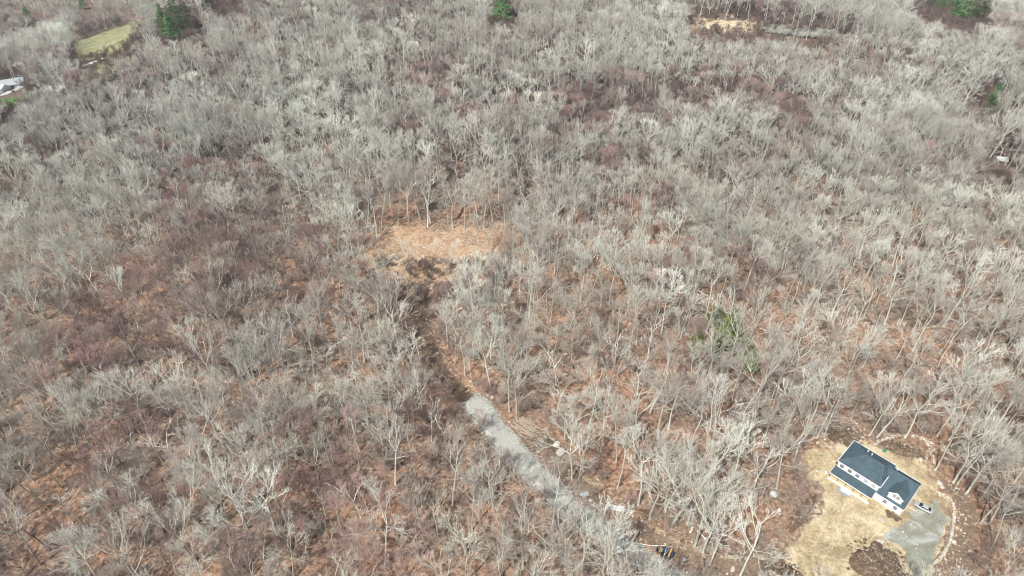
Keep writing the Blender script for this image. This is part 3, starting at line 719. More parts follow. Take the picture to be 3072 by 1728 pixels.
# ------------------------------------------------------------------ logs, pipes, covers, boards and other small things
lg, t_, b_ = mat('cut_log_bark', (.45, .38, .30), .9, .1)
t_.links.new(ramp(t_, tex(t_, 2.5, 5, .7), [(.3, (.17, .13, .10)), (.5, (.34, .28, .215)), (.7, (.52, .45, .36))]), b_.inputs['Base Color'])
def log_mesh(L, r, name='log', bend=.12, m=lg):
    n = 5; B = MB(); B.tube([(L*(i/n-.5), bend*math.sin(i*1.9), r*.95) for i in range(n+1)], [r*(1-.35*i/n) for i in range(n+1)], 7)
    return B, m
adj = ['thick', 'slim', 'crooked', 'long', 'short', 'stout']
lx, ly = P(1580, 1285)
for i in range(26):
    row = i % 9; lay = i//9
    L_ = random.uniform(6.0, 8.8); r_ = random.uniform(.11, .2)
    B, m_ = log_mesh(L_, r_, bend=random.uniform(-.2, .2)); o = B.build('log', m_)
    a = -.72+random.gauss(0, .13); d = Vector((math.sin(-a), math.cos(a)))
    off = (row-4)*.62+lay*.25
    o.location = (lx+d.x*off+random.uniform(-.6, .6), ly+d.y*off+random.uniform(-.3, .3), hgt(lx, ly)+.02+lay*.30)
    o.rotation_euler = (0, random.uniform(-.02, .03), a)
    tag(o, '%s cut log, %s layer, %s from the track side of the pile' % (adj[i % 6], ('bottom', 'middle', 'top')[lay], ('first', 'second', 'third', 'fourth', 'fifth', 'sixth', 'seventh', 'eighth', 'ninth')[row]), 'log', 'cut logs heaped beside the gravel track')
wp, _, _ = mat('white_pipe', (.62, .63, .66), .4, .4)
pos = ['topmost', 'second', 'third', 'fourth', 'lowest']
for i in range(5):
    x, y = P(1850, 1519+i*3.3); B = MB(); B.tube([(-2.0, 0, .09), (2.0, 0, .09)], .1, 8); o = B.build('pipe', wp)
    o.location = (x+random.uniform(-.2, .2), y, hgt(x, y)+.14); o.rotation_euler[2] = -.2+random.uniform(-.10, .10)
    tag(o, pos[i]+' of five white plastic pipes lying beside the dirt track', 'pipe', 'white plastic pipes')
cc, _, _ = mat('concrete_grey', (.36, .38, .37), .9, .2)
x, y = P(1755, 1484); T = empty('tank_cover', (x, y, hgt(x, y)), .5, label='grey concrete tank cover in the bare soil right of the gravel track', cat='tank cover')
B = MB(); B.box(-1.1, 1.1, -.7, .7, -.05, .35); B.build('lid', cc, T, bevel=.04)
B = MB(); B.box(-1.2, -1.102, -.8, .8, .1, .5); B.box(-1.102, .8, -.8, -.702, .1, .5); B.build('kerb', wp, T)
gm, _, _ = mat('green_plastic', (.03, .22, .14), .5, .3)
x, y = P(2652, 1354); G = empty('tank_riser', (x, y, hgt(x, y)), 0, label='small round green plastic lid in the sand behind the house', cat='lid')
B = MB(); B.tube([(0, 0, 0), (0, 0, .35)], .48, 16); B.build('riser', gm, G); B = MB(); B.tube([(0, 0, .35), (0, 0, .46)], .56, 16); B.build('cap', gm, G)
pk, _, _ = mat('salmon_board', (.62, .42, .32), .8, .1)
for i in range(3):
    x, y = P(2731+i*3, 1524+i*3); B = MB(); B.box(-1.1, 1.1, -.19, .19, 0, .06); o = B.build('board', pk, bevel=.01)
    o.location = (x, y, hgt(x, y)+.16+.065*i); o.rotation_euler[2] = -.75+.12*i
    tag(o, ('bottom', 'middle', 'top')[i]+' pinkish board of the little stack at the garage corner', 'board', 'boards at the garage corner')
fallen = [((1900, 1632), (2005, 1640), .1, 'thin pale fallen trunk lying across the bare strip above the loader'),
          ((2090, 1595), (2147, 1641), .17, 'white fallen birch trunk on the leaves above the dirt track'),
          ((2070, 1600), (2078, 1583), .2, 'short pale broken log on the leaves right of the dirt track'),
          ((1993, 1632), (2000, 1642), .1, 'short white stick of wood behind the loader cab'),
          ((2003, 1643), (2016, 1640), .1, 'short pinkish stick of wood behind the loader'),
          ((1375, 655), (1390, 625), .38, 'dark uprooted trunk lying at the upper edge of the clearing'),
          ((2085, 1455), (2190, 1462), .16, 'dark mossy fallen trunk on the leaf litter left of the oval boulder'),
          ((1376, 846), (1410, 825), .16, 'thin dark log lying right of the clearing'),
          ((1195, 655), (1212, 651), .3, 'dark rotten log on the leaves at the upper left of the clearing'),
          ((1268, 765), (1272, 808), .16, 'upright looking broken pole in the middle of the clearing'),
          ((2210, 1215), (2320, 1200), .14, 'slim grey fallen trunk on the leaves uphill of the yard'),
          ((2900, 1400), (2960, 1330), .14, 'grey fallen trunk on the leaves right of the rear mounds')]
dkw, _, _ = mat('rotten_wood', (.10, .08, .06), .95, .05)
for (a, b2, r_, lab) in fallen:
    A_ = Vector((*P(*a), 0)); B2 = Vector((*P(*b2), 0)); L_ = max(1.2, (B2-A_).length)
    B, m_ = log_mesh(L_, r_, bend=.15, m=dkw if 'dark' in lab else M['dead']); o = B.build('fallen_log', m_)
    c = (A_+B2)/2; o.location = (c.x, c.y, hgt(c.x, c.y)+.05); o.rotation_euler[2] = math.atan2(B2.y-A_.y, B2.x-A_.x); tag(o, lab, 'fallen log')

for i, (px, py) in enumerate([(1150, 745), (1195, 776), (1262, 742), (1333, 765), (1392, 738), (1448, 716)]):
    x, y = P(px, py); st_ = empty('tree_stump', (x, y, hgt(x, y)), i*1.3, label='%s cut stump in the woodland clearing' % ('leftmost low', 'second from left', 'third from left', 'third from right', 'second from right', 'rightmost')[i], cat='stump', group='cut stumps in the clearing')
    B = MB(); n_ = 12
    B.add([(math.cos(j*6.283/n_)*(.62+.14*(j % 2)), math.sin(j*6.283/n_)*(.62+.14*((j+1) % 2)), -.1) for j in range(n_)]+[(math.cos(j*6.283/n_)*.36, math.sin(j*6.283/n_)*.36, .5) for j in range(n_)], [(j, (j+1) % n_, n_+(j+1) % n_, n_+j) for j in range(n_)])
    B.build('stump_bark', M['bark_dark'], st_); B = MB(); B.tube([(0, 0, .46), (0, 0, .515)], .35, 12); B.build('cut_face', lg, st_)

# far left farm buildings and far right shed
def small_house(px, py, w_, d_, h_, rz, label, roofc, name='cottage'):
    x, y = P(px, py); H = empty(name, (x, y, hgt(x, y)-.3), rz, label=label, cat='house')
    wl, _, _ = mat('painted_wall', (.60, .61, .62), .7, .2); rf, _, _ = mat('far_roof', roofc, .8, .2); gl, _, _ = mat('far_glass', (.04, .05, .06), .2, .5)
    B = MB(); B.prism([(-d_/2, -.5), (d_/2, -.5), (d_/2, h_), (0, h_+d_*.28), (-d_/2, h_)], 'x', -w_/2, w_/2); B.build('wall', wl, H)
    B = MB()
    for s in (-1, 1):
        q = [(-w_/2-.4, s*(d_/2+.4), h_-.1), (w_/2+.4, s*(d_/2+.4), h_-.1), (w_/2+.4, 0, h_+d_*.28+.14), (-w_/2-.4, 0, h_+d_*.28+.14)]
        B.slab(q if s < 0 else q[::-1], .16)
    B.build('roof', rf, H)
    for u in np.linspace(-w_/2+1.5, w_/2-1.5, 4): MB().box(u-.5, u+.5, -d_/2-.05, -d_/2-.004, 1.1, 2.4).build('window', gl, H)
    return H
small_house(30, 262, 17, 8, 3.0, .45, 'long white farmhouse with pale roof by the far left road', (.32, .34, .35))
small_house(10, 272, 7, 6, 2.8, -.4, 'small white cottage with blue-grey roof on the green lawn', (.42, .50, .60), 'outbuilding')
small_house(62, 246, 6, 4.5, 2.4, .45, 'dark green shed at the right end of the farmhouse', (.10, .17, .15), 'shed')
small_house(2998, 490, 4.6, 3.8, 2.8, -.25, 'small white-roofed shed in the trees near the right edge', (.45, .47, .46), 'shed')
rdm, t_, b_ = mat('pale_asphalt', (.5, .5, .48), .9); t_.links.new(ramp(t_, tex(t_, .5, 4, .7), [(.3, (.40, .39, .37)), (.7, (.60, .59, .57))]), b_.inputs['Base Color'])
build_sheet('road', ROAD, rdm, 1.6, .05, 1.0, 0, .2)

# ------------------------------------------------------------------ trees
class Tree:
    def __init__(s): s.t = MB(); s.c = MB()
def tri_tube(B, pts, rads, sides=3):
    k0 = len(B.v); n = len(pts)
    for i, p in enumerate(pts):
        d = pts[min(i+1, n-1)]-pts[max(i-1, 0)]
        if d.length < 1e-6: d = Vector((0, 0, 1))
        d.normalize(); a = d.orthogonal().normalized(); b2 = d.cross(a); r = rads[i]
        for j in range(sides):
            an = 2*math.pi*j/sides+.4; v = p+a*(math.cos(an)*r)+b2*(math.sin(an)*r); B.v.append((v.x, v.y, v.z))
    for i in range(n-1):
        for j in range(sides):
            B.f.append((k0+i*sides+j, k0+i*sides+(j+1) % sides, k0+(i+1)*sides+(j+1) % sides, k0+(i+1)*sides+j))
def path(rn, p, d, L, n, wob, up):
    pts = [p.copy()]; d = d.copy()
    for i in range(n):
        d = (d+Vector((rn.gauss(0, wob), rn.gauss(0, wob), rn.gauss(0, wob*.7)+up))).normalized(); p = p+d*(L/n); pts.append(p.copy())
    return pts, d
def side(rn, d, ang):
    a = d.orthogonal().normalized(); q = Matrix.Rotation(rn.uniform(0, 6.283), 3, d); a = q @ a
    return (d*math.cos(ang)+a*math.sin(ang)).normalized()
def make_tree(seed, H=26, fork=.5, limbs=6, spread=.62, wob=.17, sub=(6, 6, 4), lens=(.40, .40, .42, .34), r0=.26, twig=.022, crook=1.0, multi=1):
    rn = random.Random(seed); T = Tree()
    for st in range(multi):
        base = Vector((0, 0, -.4)) if multi == 1 else Vector((rn.gauss(0, .35), rn.gauss(0, .35), -.3))
        d0 = Vector((rn.gauss(0, .03), rn.gauss(0, .03), 1)).normalized() if multi == 1 else Vector((rn.gauss(0, .28), rn.gauss(0, .28), 1)).normalized()
        th = H*fork*rn.uniform(.92, 1.08)
        tp, td = path(rn, base, d0, th, 7, .045*crook, .02)
        rr = [r0*(1.5 if i == 0 and multi == 1 else 1-.42*i/7) for i in range(8)]; tri_tube(T.t, tp, rr, 6)
        top = tp[-1]; crown = H-th
        def lvl3(p, d, L, r, cnt):
            pts, _ = path(rn, p, d, L, 3, wob*.8, .05); tri_tube(T.c, pts, [r, r*.85, r*.7, r*.35])
            for q in range(cnt):
                f = rn.uniform(.2, 1.0); i = min(2, int(f*3)); pp = pts[i].lerp(pts[i+1], f*3-i)
                dd = side(rn, (pts[i+1]-pts[i]).normalized(), rn.uniform(.4, .9)); pt, _ = path(rn, pp, dd, L*lens[3]/.34*.5*rn.uniform(.6, 1.2), 2, .2, .06)
                tri_tube(T.c, pt, [twig, twig*.8, twig*.4])
        for k in range(limbs):
            f = 1.0 if k < 3 else rn.uniform(.58, 1.0); i = min(6, int(f*7)); p = tp[i].lerp(tp[i+1], f*7-i) if i < 7 else top
            az = k*2.399+rn.uniform(-.4, .4); an = rn.uniform(.35, 1.0)*spread if k else .12
            if f < .95: an = spread*rn.uniform(.9, 1.35)
            d = Vector((math.cos(az)*math.sin(an), math.sin(az)*math.sin(an), math.cos(an)))
            L = crown*rn.uniform(.70, .94)*(1 if f > .95 else .72); lr = r0*.55*(1 if f > .95 else .65)*rn.uniform(.8, 1.1)
            lp, ld = path(rn, p, d, L, 7, wob*crook, .07); lrs = [lr*(1-.8*j/7) for j in range(8)]; tri_tube(T.t, lp, lrs, 4)
            for m in range(sub[0]):
                f2 = .18+.82*(m+rn.random())/sub[0]; j = min(6, int(f2*7)); pp = lp[j].lerp(lp[j+1], f2*7-j)
                dd = side(rn, (lp[j+1]-lp[j]).normalized(), rn.uniform(.45, .95)); dd.z = dd.z*.75+.24; dd.normalize()
                bl = crown*lens[1]*(1.05-.55*f2)*rn.uniform(.7, 1.2); br = max(.058, lrs[j]*.72)
                bp, _ = path(rn, pp, dd, bl, 5, wob*1.1*crook, .07); brs = [br*(1-.75*q/5) for q in range(6)]; tri_tube(T.t if br > .055 else T.c, bp, brs, 3)
                for s_ in range(sub[1]):
                    f3 = .2+.8*(s_+rn.random())/sub[1]; q = min(4, int(f3*5)); p3 = bp[q].lerp(bp[q+1], f3*5-q)
                    d3 = side(rn, (bp[q+1]-bp[q]).normalized(), rn.uniform(.4, .9)); lvl3(p3, d3, bl*lens[2]*rn.uniform(.7, 1.3), max(twig*1.3, br*.36), sub[2])
                lvl3(bp[-1], (bp[-1]-bp[-2]).normalized(), bl*.3, twig*1.4, sub[2])
            for _ in range(3): lvl3(lp[-1], side(rn, (lp[-1]-lp[-2]).normalized(), rn.uniform(.1, .6)), crown*.17, twig*1.5, sub[2])
    return T
def make_fork(seed, H=26, fork=.5, limbs=5, spread=.7, lev=5, wob=.10, r0=.28, split=(.22, .50), keep=.80, tw=2, twig=.02, lean=.03, first=.34, crook=.05):
    """a forest tree: bare pole, then limbs that fork again and again into a rounded fan"""
    rn = random.Random(seed); T = Tree(); th = H*fork*rn.uniform(.94, 1.06); crown = H-th
    tp, td = path(rn, Vector((0, 0, -.4)), Vector((rn.gauss(0, lean), rn.gauss(0, lean), 1)).normalized(), th, 7, crook, .02)
    tri_tube(T.t, tp, [r0*(1.5 if i == 0 else 1-.40*i/7) for i in range(8)], 6)
    def grow(p, d, L, r, lv):
        n = 3 if lv > 1 else 2
        pts, de = path(rn, p, d, L, n, wob, .03); tri_tube(T.t if r > .045 else T.c, pts, [r*(1-.28*i/n) for i in range(n+1)], 4 if r > .12 else 3)
        for m in range(tw if lv < lev-1 else 1):
            f = rn.uniform(.15, .95)*n; i = min(n-1, int(f)); pp = pts[i].lerp(pts[i+1], f-i)
            dd = side(rn, de, rn.uniform(.35, .75)); dd = (dd+Vector((0, 0, .25))).normalized(); l2 = min(2.6, L*.75)*rn.uniform(.6, 1.1)
            q, qe = path(rn, pp, dd, l2, 2, .12, .05); tri_tube(T.c, q, [max(twig, r*.38), twig, twig*.6])
            e2 = side(rn, qe, .45); tri_tube(T.c, [q[1], q[1]+e2*l2*.5], [twig, twig*.6])
        if lv == 0: return
        c = 3 if rn.random() < .42 else 2; az0 = rn.uniform(0, 6.28)
        for k in range(c):
            an = rn.uniform(*split) if k else rn.uniform(.08, .28); a = de.orthogonal().normalized(); a = Matrix.Rotation(az0+k*6.283/c, 3, de) @ a
            dd = de*math.cos(an)+a*math.sin(an); out = Vector((pts[-1].x-tp[-1].x, pts[-1].y-tp[-1].y, 0))
            dd = (dd+Vector((0, 0, .05))+out*(.006)).normalized(); grow(pts[-1], dd, L*keep*rn.uniform(.8, 1.12), max(twig*1.2, r*(.74 if k == 0 else .62)), lv-1)
    for k in range(limbs):
        f = 1.0 if k < 3 else rn.uniform(.62, .97); i = min(6, int(f*7)); p = tp[i].lerp(tp[i+1], f*7-i) if f < 1 else tp[-1]
        az = k*2.399+rn.uniform(-.4, .4); an = rn.uniform(.45, 1.0)*spread if k else .10
        if f < .98: an = spread*rn.uniform(1.0, 1.35)
        d = Vector((math.cos(az)*math.sin(an), math.sin(az)*math.sin(an), math.cos(an)))
        grow(p, d, crown*first*rn.uniform(.8, 1.1)*(1 if f > .98 else .62), r0*(.50 if f > .98 else .30)*rn.uniform(.85, 1.1), lev if f > .98 else lev-1)
    return T
SPEC = []   # name, tree, trunk material, crown material, look words
def spec(kind, T, mt, mc, look): SPEC.append(dict(kind=kind, T=T, mt=M[mt], mc=M[mc], look=look))
for i in range(5): spec('oak', make_fork(100+i, 24, .56, 7, 1.05, 5, .12, .32, (.30, .62), .80, 2, .0165, first=.39), 'bark_pale' if i in (0, 2) else 'bark', 'twig_pale' if i in (0, 2) else 'twig', ('broad pale grey', 'broad grey', 'wide forked pale', 'spreading grey', 'round-crowned grey')[i])
for i in range(5): spec('tall', make_fork(200+i, 25, .62, 6, .82, 5, .10, .26, (.27, .56), .80, 2, .0155, first=.38), 'bark_pale' if i == 2 else 'bark', 'twig_pale' if i == 2 else 'twig', ('tall upright pale', 'tall grey', 'tall whitish', 'tall narrow grey', 'tall fan-crowned grey')[i])
for i in range(3): spec('maple', make_fork(300+i, 20, .54, 7, .92, 5, .09, .19, (.24, .48), .80, 3, .016, first=.36), 'bark' if i else 'bark_dark', 'twig_red', ('dense reddish', 'rosy-budded', 'reddish brown')[i])
for i in range(3): spec('slim', make_fork(400+i, 24, .62, 5, .62, 5, .10, .16, (.22, .46), .78, 1, .015), 'bark', 'twig', ('slender grey', 'thin young', 'spindly grey')[i])
for i in range(3): spec('snag', make_tree(500+i, 20, .5, 4, .95, .26, (4, 2, 1), r0=.24, twig=.03, crook=1.3, lens=(.4, .38, .3, .3)), 'dead', 'dead', ('bleached dead', 'white crooked dead', 'bare white broken')[i])
for i in range(2): spec('shrub', make_tree(700+i, 4.5, .2, 5, .9, .18, (4, 5, 4), r0=.05, twig=.022, multi=3), 'bark', 'twig_pale', 'shrub')
for i in range(2): spec('sapling', make_tree(650+i, 7.5, .35, 4, .6, .15, (4, 5, 4), r0=.05, twig=.014, multi=3), 'bark_dark', 'sapling', 'sapling')
for i in range(4): spec('brush', make_tree(600+i, 8.5, .30, 4, .7, .16, (4, 6, 4), r0=.06, twig=.020, multi=3), 'bark_dark', 'brush', ('brush',)*4)
def mesh2(name, parts):
    V = []; Fc = []; mi = []; mats = []
    for B, m in parts:
        k = len(V); V += B.v; Fc += [tuple(i+k for i in f) for f in B.f]; mats.append(m); mi += [len(mats)-1]*len(B.f)
    me = bpy.data.meshes.new(name); me.from_pydata(V, [], Fc)
    for m in mats: me.materials.append(m)
    me.polygons.foreach_set('material_index', mi); me.update(); return me
for s in SPEC:
    s['trunk'] = mesh2('trunk', [(s['T'].t, s['mt'])]); s['crown'] = mesh2('crown', [(s['T'].c, s['mc'])])
    s['joined'] = mesh2('forest_tree', [(s['T'].t, s['mt']), (s['T'].c, s['mc'])])

# evergreens
gn1, t_, b_ = mat('needles', (.05, .09, .03), .9, .1)
oi = N(t_, 'ObjectInfo'); c_ = ramp(t_, tex(t_, .7, 4, .7), [(.3, (.05, .12, .045)), (.5, (.11, .24, .075)), (.7, (.22, .40, .13))]); t_.links.new(c_, b_.inputs['Base Color'])
gn2, t_, b_ = mat('hemlock_needles', (.07, .11, .02), .9, .1)
c_ = ramp(t_, tex(t_, .9, 4, .7), [(.3, (.06, .095, .02)), (.5, (.13, .185, .038)), (.7, (.25, .32, .07))]); t_.links.new(c_, b_.inputs['Base Color'])
def make_pine(seed, H, Rw, z0, m, n_wh=16, tufts=9):
    rn = random.Random(seed); T = MB(); B = MB(); tri_tube(T, [Vector((0, 0, -.4)), Vector((.1, 0, H*.5)), Vector((0, .1, H))], [.32*H/22, .2*H/22, .04], 6)
    for w_ in range(n_wh):
        f = w_/(n_wh-1); z = z0+(H-z0)*f; R_ = Rw*(1-f)**.75*rn.uniform(.75, 1.15)+.3
        for b2 in range(7 if f < .8 else 5):
            a = rn.uniform(0, 6.283); e = Vector((math.cos(a)*R_, math.sin(a)*R_, z+R_*rn.uniform(-.05, .25))); s0 = Vector((0, 0, z)); tri_tube(T, [s0, e], [.06, .02], 3)
            for q in range(int(tufts*(R_/Rw)+3)):
                u = rn.uniform(.3, 1.05); c = s0.lerp(e, u)+Vector((rn.gauss(0, .28), rn.gauss(0, .28), rn.gauss(0, .15)))*(R_/3+.3)
                for l in range(9):
                    d = Vector((rn.gauss(0, 1), rn.gauss(0, 1), rn.gauss(.25, .6))).normalized(); sd_ = d.orthogonal().normalized(); L = rn.uniform(.35, .75); wd = .11
                    k = len(B.v); p0 = c+d*.05; p1 = c+d*L
                    B.v += [tuple(p0-sd_*wd), tuple(p0+sd_*wd), tuple(p1)]; B.f.append((k, k+1, k+2))
    return mesh2('trunk', [(T, M['bark_dark'])]), mesh2('crown', [(B, m)])
PINES = [make_pine(1, 24, 5.5, 5, gn1), make_pine(2, 20, 4.2, 3, gn1), make_pine(3, 14, 3.2, 1.5, gn1)]
HEM = [make_pine(5, 12, 3.8, .8, gn2, 13, 9), make_pine(6, 9, 3.0, .5, gn2, 10, 9)]
def pine(px, py, k, s, label, group, meshes=None, cat='pine tree', name='pine_tree'):
    x, y = P(px, py); tm, cm = (meshes or PINES)[k]
    e = empty(name, (x, y, hgt(x, y)), random.uniform(0, 6), label=label, cat=cat, group=group); s *= 1.0 if meshes else 1.25; s *= 1.02 if meshes else 1.0; e.scale = (s, s, s)
    obj('trunk', tm, e); obj('crown', cm, e); return (x, y)
EV = []
gpn = 'dark pines in the forest'
for (px, py, k, s, lab) in [(505, 118, 1, .95, 'leftmost dark pine of the clump at the top left'), (545, 118, 0, 1.0, 'largest bushy pine in the middle of the top left clump'), (572, 104, 0, .85, 'pine at the right side of the top left clump'),
      (520, 124, 2, 1.1, 'small pine at the front of the top left clump'), (633, 44, 1, .9, 'lone pine right of the top left clump, cut by the top edge'), (708, 18, 2, 1.1, 'small pine touching the top edge right of the lone one'),
      (1508, 72, 1, 1.3, 'single dark pine at the top centre of the picture'), (92, 70, 1, .8, 'small conifer left of the far field in the valley'), (250, 28, 1, .75, 'tiny conifer near the top left corner above the field'),
      (2962, 348, 1, .8, 'solitary pine standing in bare woods near the right edge')]:
    EV.append(pine(px, py, k, s, lab, gpn))
for i, (px, py, k, s) in enumerate([(2760, 22, 1, .7), (2790, 30, 1, .75), (2815, 40, 1, .8), (2842, 36, 1, .75), (2860, 58, 1, .9), (2880, 72, 1, .95), (2905, 76, 0, .75), (2928, 78, 1, .9), (2948, 56, 1, .8), (2968, 60, 1, .7)]):
    EV.append(pine(px, py, k, s, ('first', 'second', 'third', 'fourth', 'fifth', 'sixth', 'seventh', 'eighth', 'ninth', 'last')[i]+' bright green pine from the left in the top right row', 'row of pines at the top right'))
for i, (px, py, k, s, lab) in enumerate([(2140, 985, 0, 1, 'upper left'), (2165, 1040, 0, 1.0, 'tallest middle'), (2190, 990, 1, 1.1, 'upper right'), (2215, 1055, 1, 1.0, 'lower right'), (2135, 1068, 1, 1.1, 'lowest left'), (2242, 1100, 1, 1.0, 'rightmost'), (2085, 1050, 1, .9, 'leftmost'), (2175, 1010, 0, .8, 'central smaller')]):
    EV.append(pine(px, py, k, s, lab+' green hemlock of the clump hidden among bare trees', 'hemlocks among the bare trees', HEM, 'hemlock', 'hemlock_tree'))

# ---- where trees stand
KEEP = [poly_px(q) for q in []]
KEEP_PX = [ ([(1222, 870), (1295, 870), (1305, 1000), (1350, 1100), (1420, 1170), (1375, 1190), (1280, 1080), (1235, 960)], 1.0),
  # image areas where the photograph shows open ground: few crowns in front
    ([(1395, 1180), (1440, 1180), (1560, 1330), (1680, 1440), (1720, 1500), (1800, 1590), (1770, 1600), (1640, 1500), (1540, 1400), (1450, 1290)], 1.0),
    ([(1540, 1240), (1620, 1255), (1720, 1340), (1740, 1430), (1600, 1350)], .9),
    ([(1110, 660), (1490, 660), (1440, 740), (1300, 800), (1200, 790), (1120, 740)], .88),
    ([(2400, 1340), (2475, 1310), (2480, 1268), (2580, 1262), (2610, 1300), (2640, 1318), (2780, 1325), (2860, 1440), (2890, 1520), (2880, 1640), (2820, 1728), (2330, 1728), (2330, 1650), (2470, 1500), (2400, 1440)], 1.0),
    ([(2180, 1480), (2320, 1440), (2400, 1500), (2340, 1600), (2200, 1600)], .6),
    ([(1870, 1560), (2150, 1620), (2100, 1700), (1960, 1680)], .85),
    ([(1120, 560), (1500, 550), (1510, 670), (1090, 670)], .9),
    ([(2060, 50), (2290, 70), (2290, 100), (2070, 82)], 1.0), ([(2290, 80), (2560, 108), (2540, 120), (2300, 98)], 1.0),
    ([(225, 128), (430, 58), (400, 140), (330, 165), (225, 190)], .9), ([(0, 240), (75, 232), (70, 300), (0, 340)], .9), ([(1560, 1080), (1700, 1080), (1700, 1230), (1560, 1200)], .6),
    ([(478, 30), (590, 20), (600, 95), (478, 100)], 1.0), ([(1478, 0), (1540, 0), (1540, 62), (1478, 62)], 1.0), ([(610, 0), (730, 0), (700, 22), (615, 30)], 1.0), ([(80, 40), (105, 40), (105, 66), (80, 66)], 1.0),
    ([(2740, 0), (2975, 20), (2975, 75), (2880, 78), (2750, 30)], 1.0), ([(2938, 262), (2988, 262), (2988, 345), (2938, 345)], 1.0), ([(235, 5), (262, 5), (262, 25), (235, 25)], 1.0),
    ([(2965, 472), (3025, 472), (3025, 515), (2965, 515)], 1.0)]
def ell(cx, cy, rx, ry): return poly_px([(cx+rx*math.cos(a), cy+ry*math.sin(a)) for a in np.linspace(0, 6.283, 17)[:-1]])
NOTREE = [(ell(2530, 1302, 58, 42), .5), (ell(2712, 1348, 85, 36), .5), (YARD, 1.5), (TRACK, 2.0), (DIRT, 1.0), (DIRT2, .5), (CLEAR, -5), (SIDE, 1), (BANK, .5), (FIELD, 0), (ROAD, 1.5), (LAWN, 0), (LAWN2, 0), (REED, 0), (BOG, 0)]
REED_EDGE = smooth_poly(REED, True, 1)
def open_ok(x, y, H, rad, rn):
    for poly, mg_ in NOTREE:
        xs = [q[0] for q in poly]; ys = [q[1] for q in poly]
        if min(xs)-3 < x < max(xs)+3 and min(ys)-3 < y < max(ys)+3:
            if (inside((x, y), poly) and (mg_ >= 0 or dist_poly((x, y), poly) > -mg_)) or (mg_ > 0 and dist_poly((x, y), poly) < mg_): return False
    z = hgt(x, y)
    for fr in (.25, .5, .7, .85, 1.0):
        px, py, dep = proj(x, y, z+H*fr); r = F*rad/dep*(.1 if fr < .5 else .75)
        for poly, prob in KEEP_PX:
            hit = any(inside((px+a*r, py+b2*r), poly) for a, b2 in ((0, 0), (1, 0), (-1, 0), (0, 1), (0, -1)))
            if hit and rn.random() < prob: return False
    return True
def zz(pts, s, ox, oy): return [(ox+a/s, oy+b/s) for a, b in pts]
HAND = [(a, 't', .95) for a in zz([(420, 545), (290, 620), (375, 640), (560, 515), (640, 470), (657, 475), (515, 445), (470, 450), (715, 415), (757, 460), (845, 490), (998, 500), (1137, 545), (1218, 505), (1255, 510), (1388, 470), (1190, 450), (850, 310), (590, 340), (330, 380), (1490, 560), (1440, 300), (130, 700), (215, 690)], 2.898, 1000, 500)]
HAND += [(a, 'o', 1.0) for a in zz([(820, 525), (1040, 540), (1310, 535)], 2.898, 1000, 500)]
HAND += [(a, 't', 1.0) for a in zz([(420, 135), (540, 130), (600, 340), (545, 275), (1110, 390), (1195, 560), (1035, 765), (1045, 590), (1310, 630), (1440, 610), (1605, 460), (1550, 840), (1465, 940), (1700, 1110), (1660, 990), (1865, 1240), (850, 1120), (655, 1100), (1210, 1430), (1680, 400), (1830, 560)], 2.384, 1300, 1120)]
HAND += [(a, 'o', .9) for a in zz([(875, 350), (990, 760), (1545, 1045), (940, 1380), (430, 960), (640, 1390)], 2.384, 1300, 1120)]
HAND += [(a, 't', .95) for a in zz([(455, 200), (535, 150), (230, 190), (350, 170), (1000, 190), (1375, 60), (1545, 180), (1655, 215), (1540, 480), (1735, 610), (1985, 560), (1940, 750), (2020, 975), (2150, 870), (2040, 1200), (90, 660), (240, 440), (120, 210), (1850, 280), (1700, 60), (2250, 600), (2300, 1050)], 3.031, 2300, 1250)]
HAND += [(a, 'o', .95) for a in zz([(930, 175), (1255, 190), (1695, 600), (1810, 700), (1945, 970)], 3.031, 2300, 1250)]
HAND += [(a, 't', .9) for a in [(2080, 1644), (2129, 1694), (2062, 1575), (2118, 1597), (1993, 1537)]]+[((2107, 1657), 'o', .95), ((2220, 1728), 'o', 1.0)]
HAND += [(a, 'o', .95) for a in [(1745, 1715), (1805, 1770), (1885, 1810), (1965, 1850)]]
HAND += [(a, 't', .8) for a in [(1335, 838), (1425, 800), (1235, 850), (1470, 770), (1150, 800)]]
HAND += [(a, 's', 1.0) for a in [(2258, 1455), (1668, 1155), (1005, 1130), (2140, 985), (1000, 850), (740, 1420), (1590, 650+220), (2290, 1070), (1945, 1060), (420, 700), (540, 620), (700, 560), (120, 640), (800, 1290), (1265, 800+300), (880, 1010), (2130, 1290), (1560, 900), (310, 900), (2000, 400), (2320, 330)]]
KI = {k: [i for i, s in enumerate(SPEC) if s['kind'] == k] for k in ('oak', 'tall', 'maple', 'slim', 'snag', 'brush', 'shrub', 'sapling')}
rt = random.Random(11); TREES = []    # (x, y, proto, scale, rot)
cells = {}
def near(x, y, r):
    i, j = int(x//10), int(y//10)
    for a in (-1, 0, 1):
        for b2 in (-1, 0, 1):
            for (u, v) in cells.get((i+a, j+b2), ()):
                if (u-x)**2+(v-y)**2 < r*r: return True
    return False
def put(x, y, k, s, hand=False):
    cells.setdefault((int(x//10), int(y//10)), []).append((x, y)); TREES.append((x, y, k, s, rt.uniform(0, 6.283)))
for (px, py), kd, s in HAND:
    x, y = P(px, py); put(x, y, rt.choice(KI[{'t': 'tall', 'o': 'oak', 's': 'snag'}[kd]]) if kd != 't' or rt.random() > .3 else rt.choice(KI['slim']+KI['tall']), s*rt.uniform(.86, 1.04))
for (x, y) in EV: cells.setdefault((int(x//10), int(y//10)), []).append((x, y))
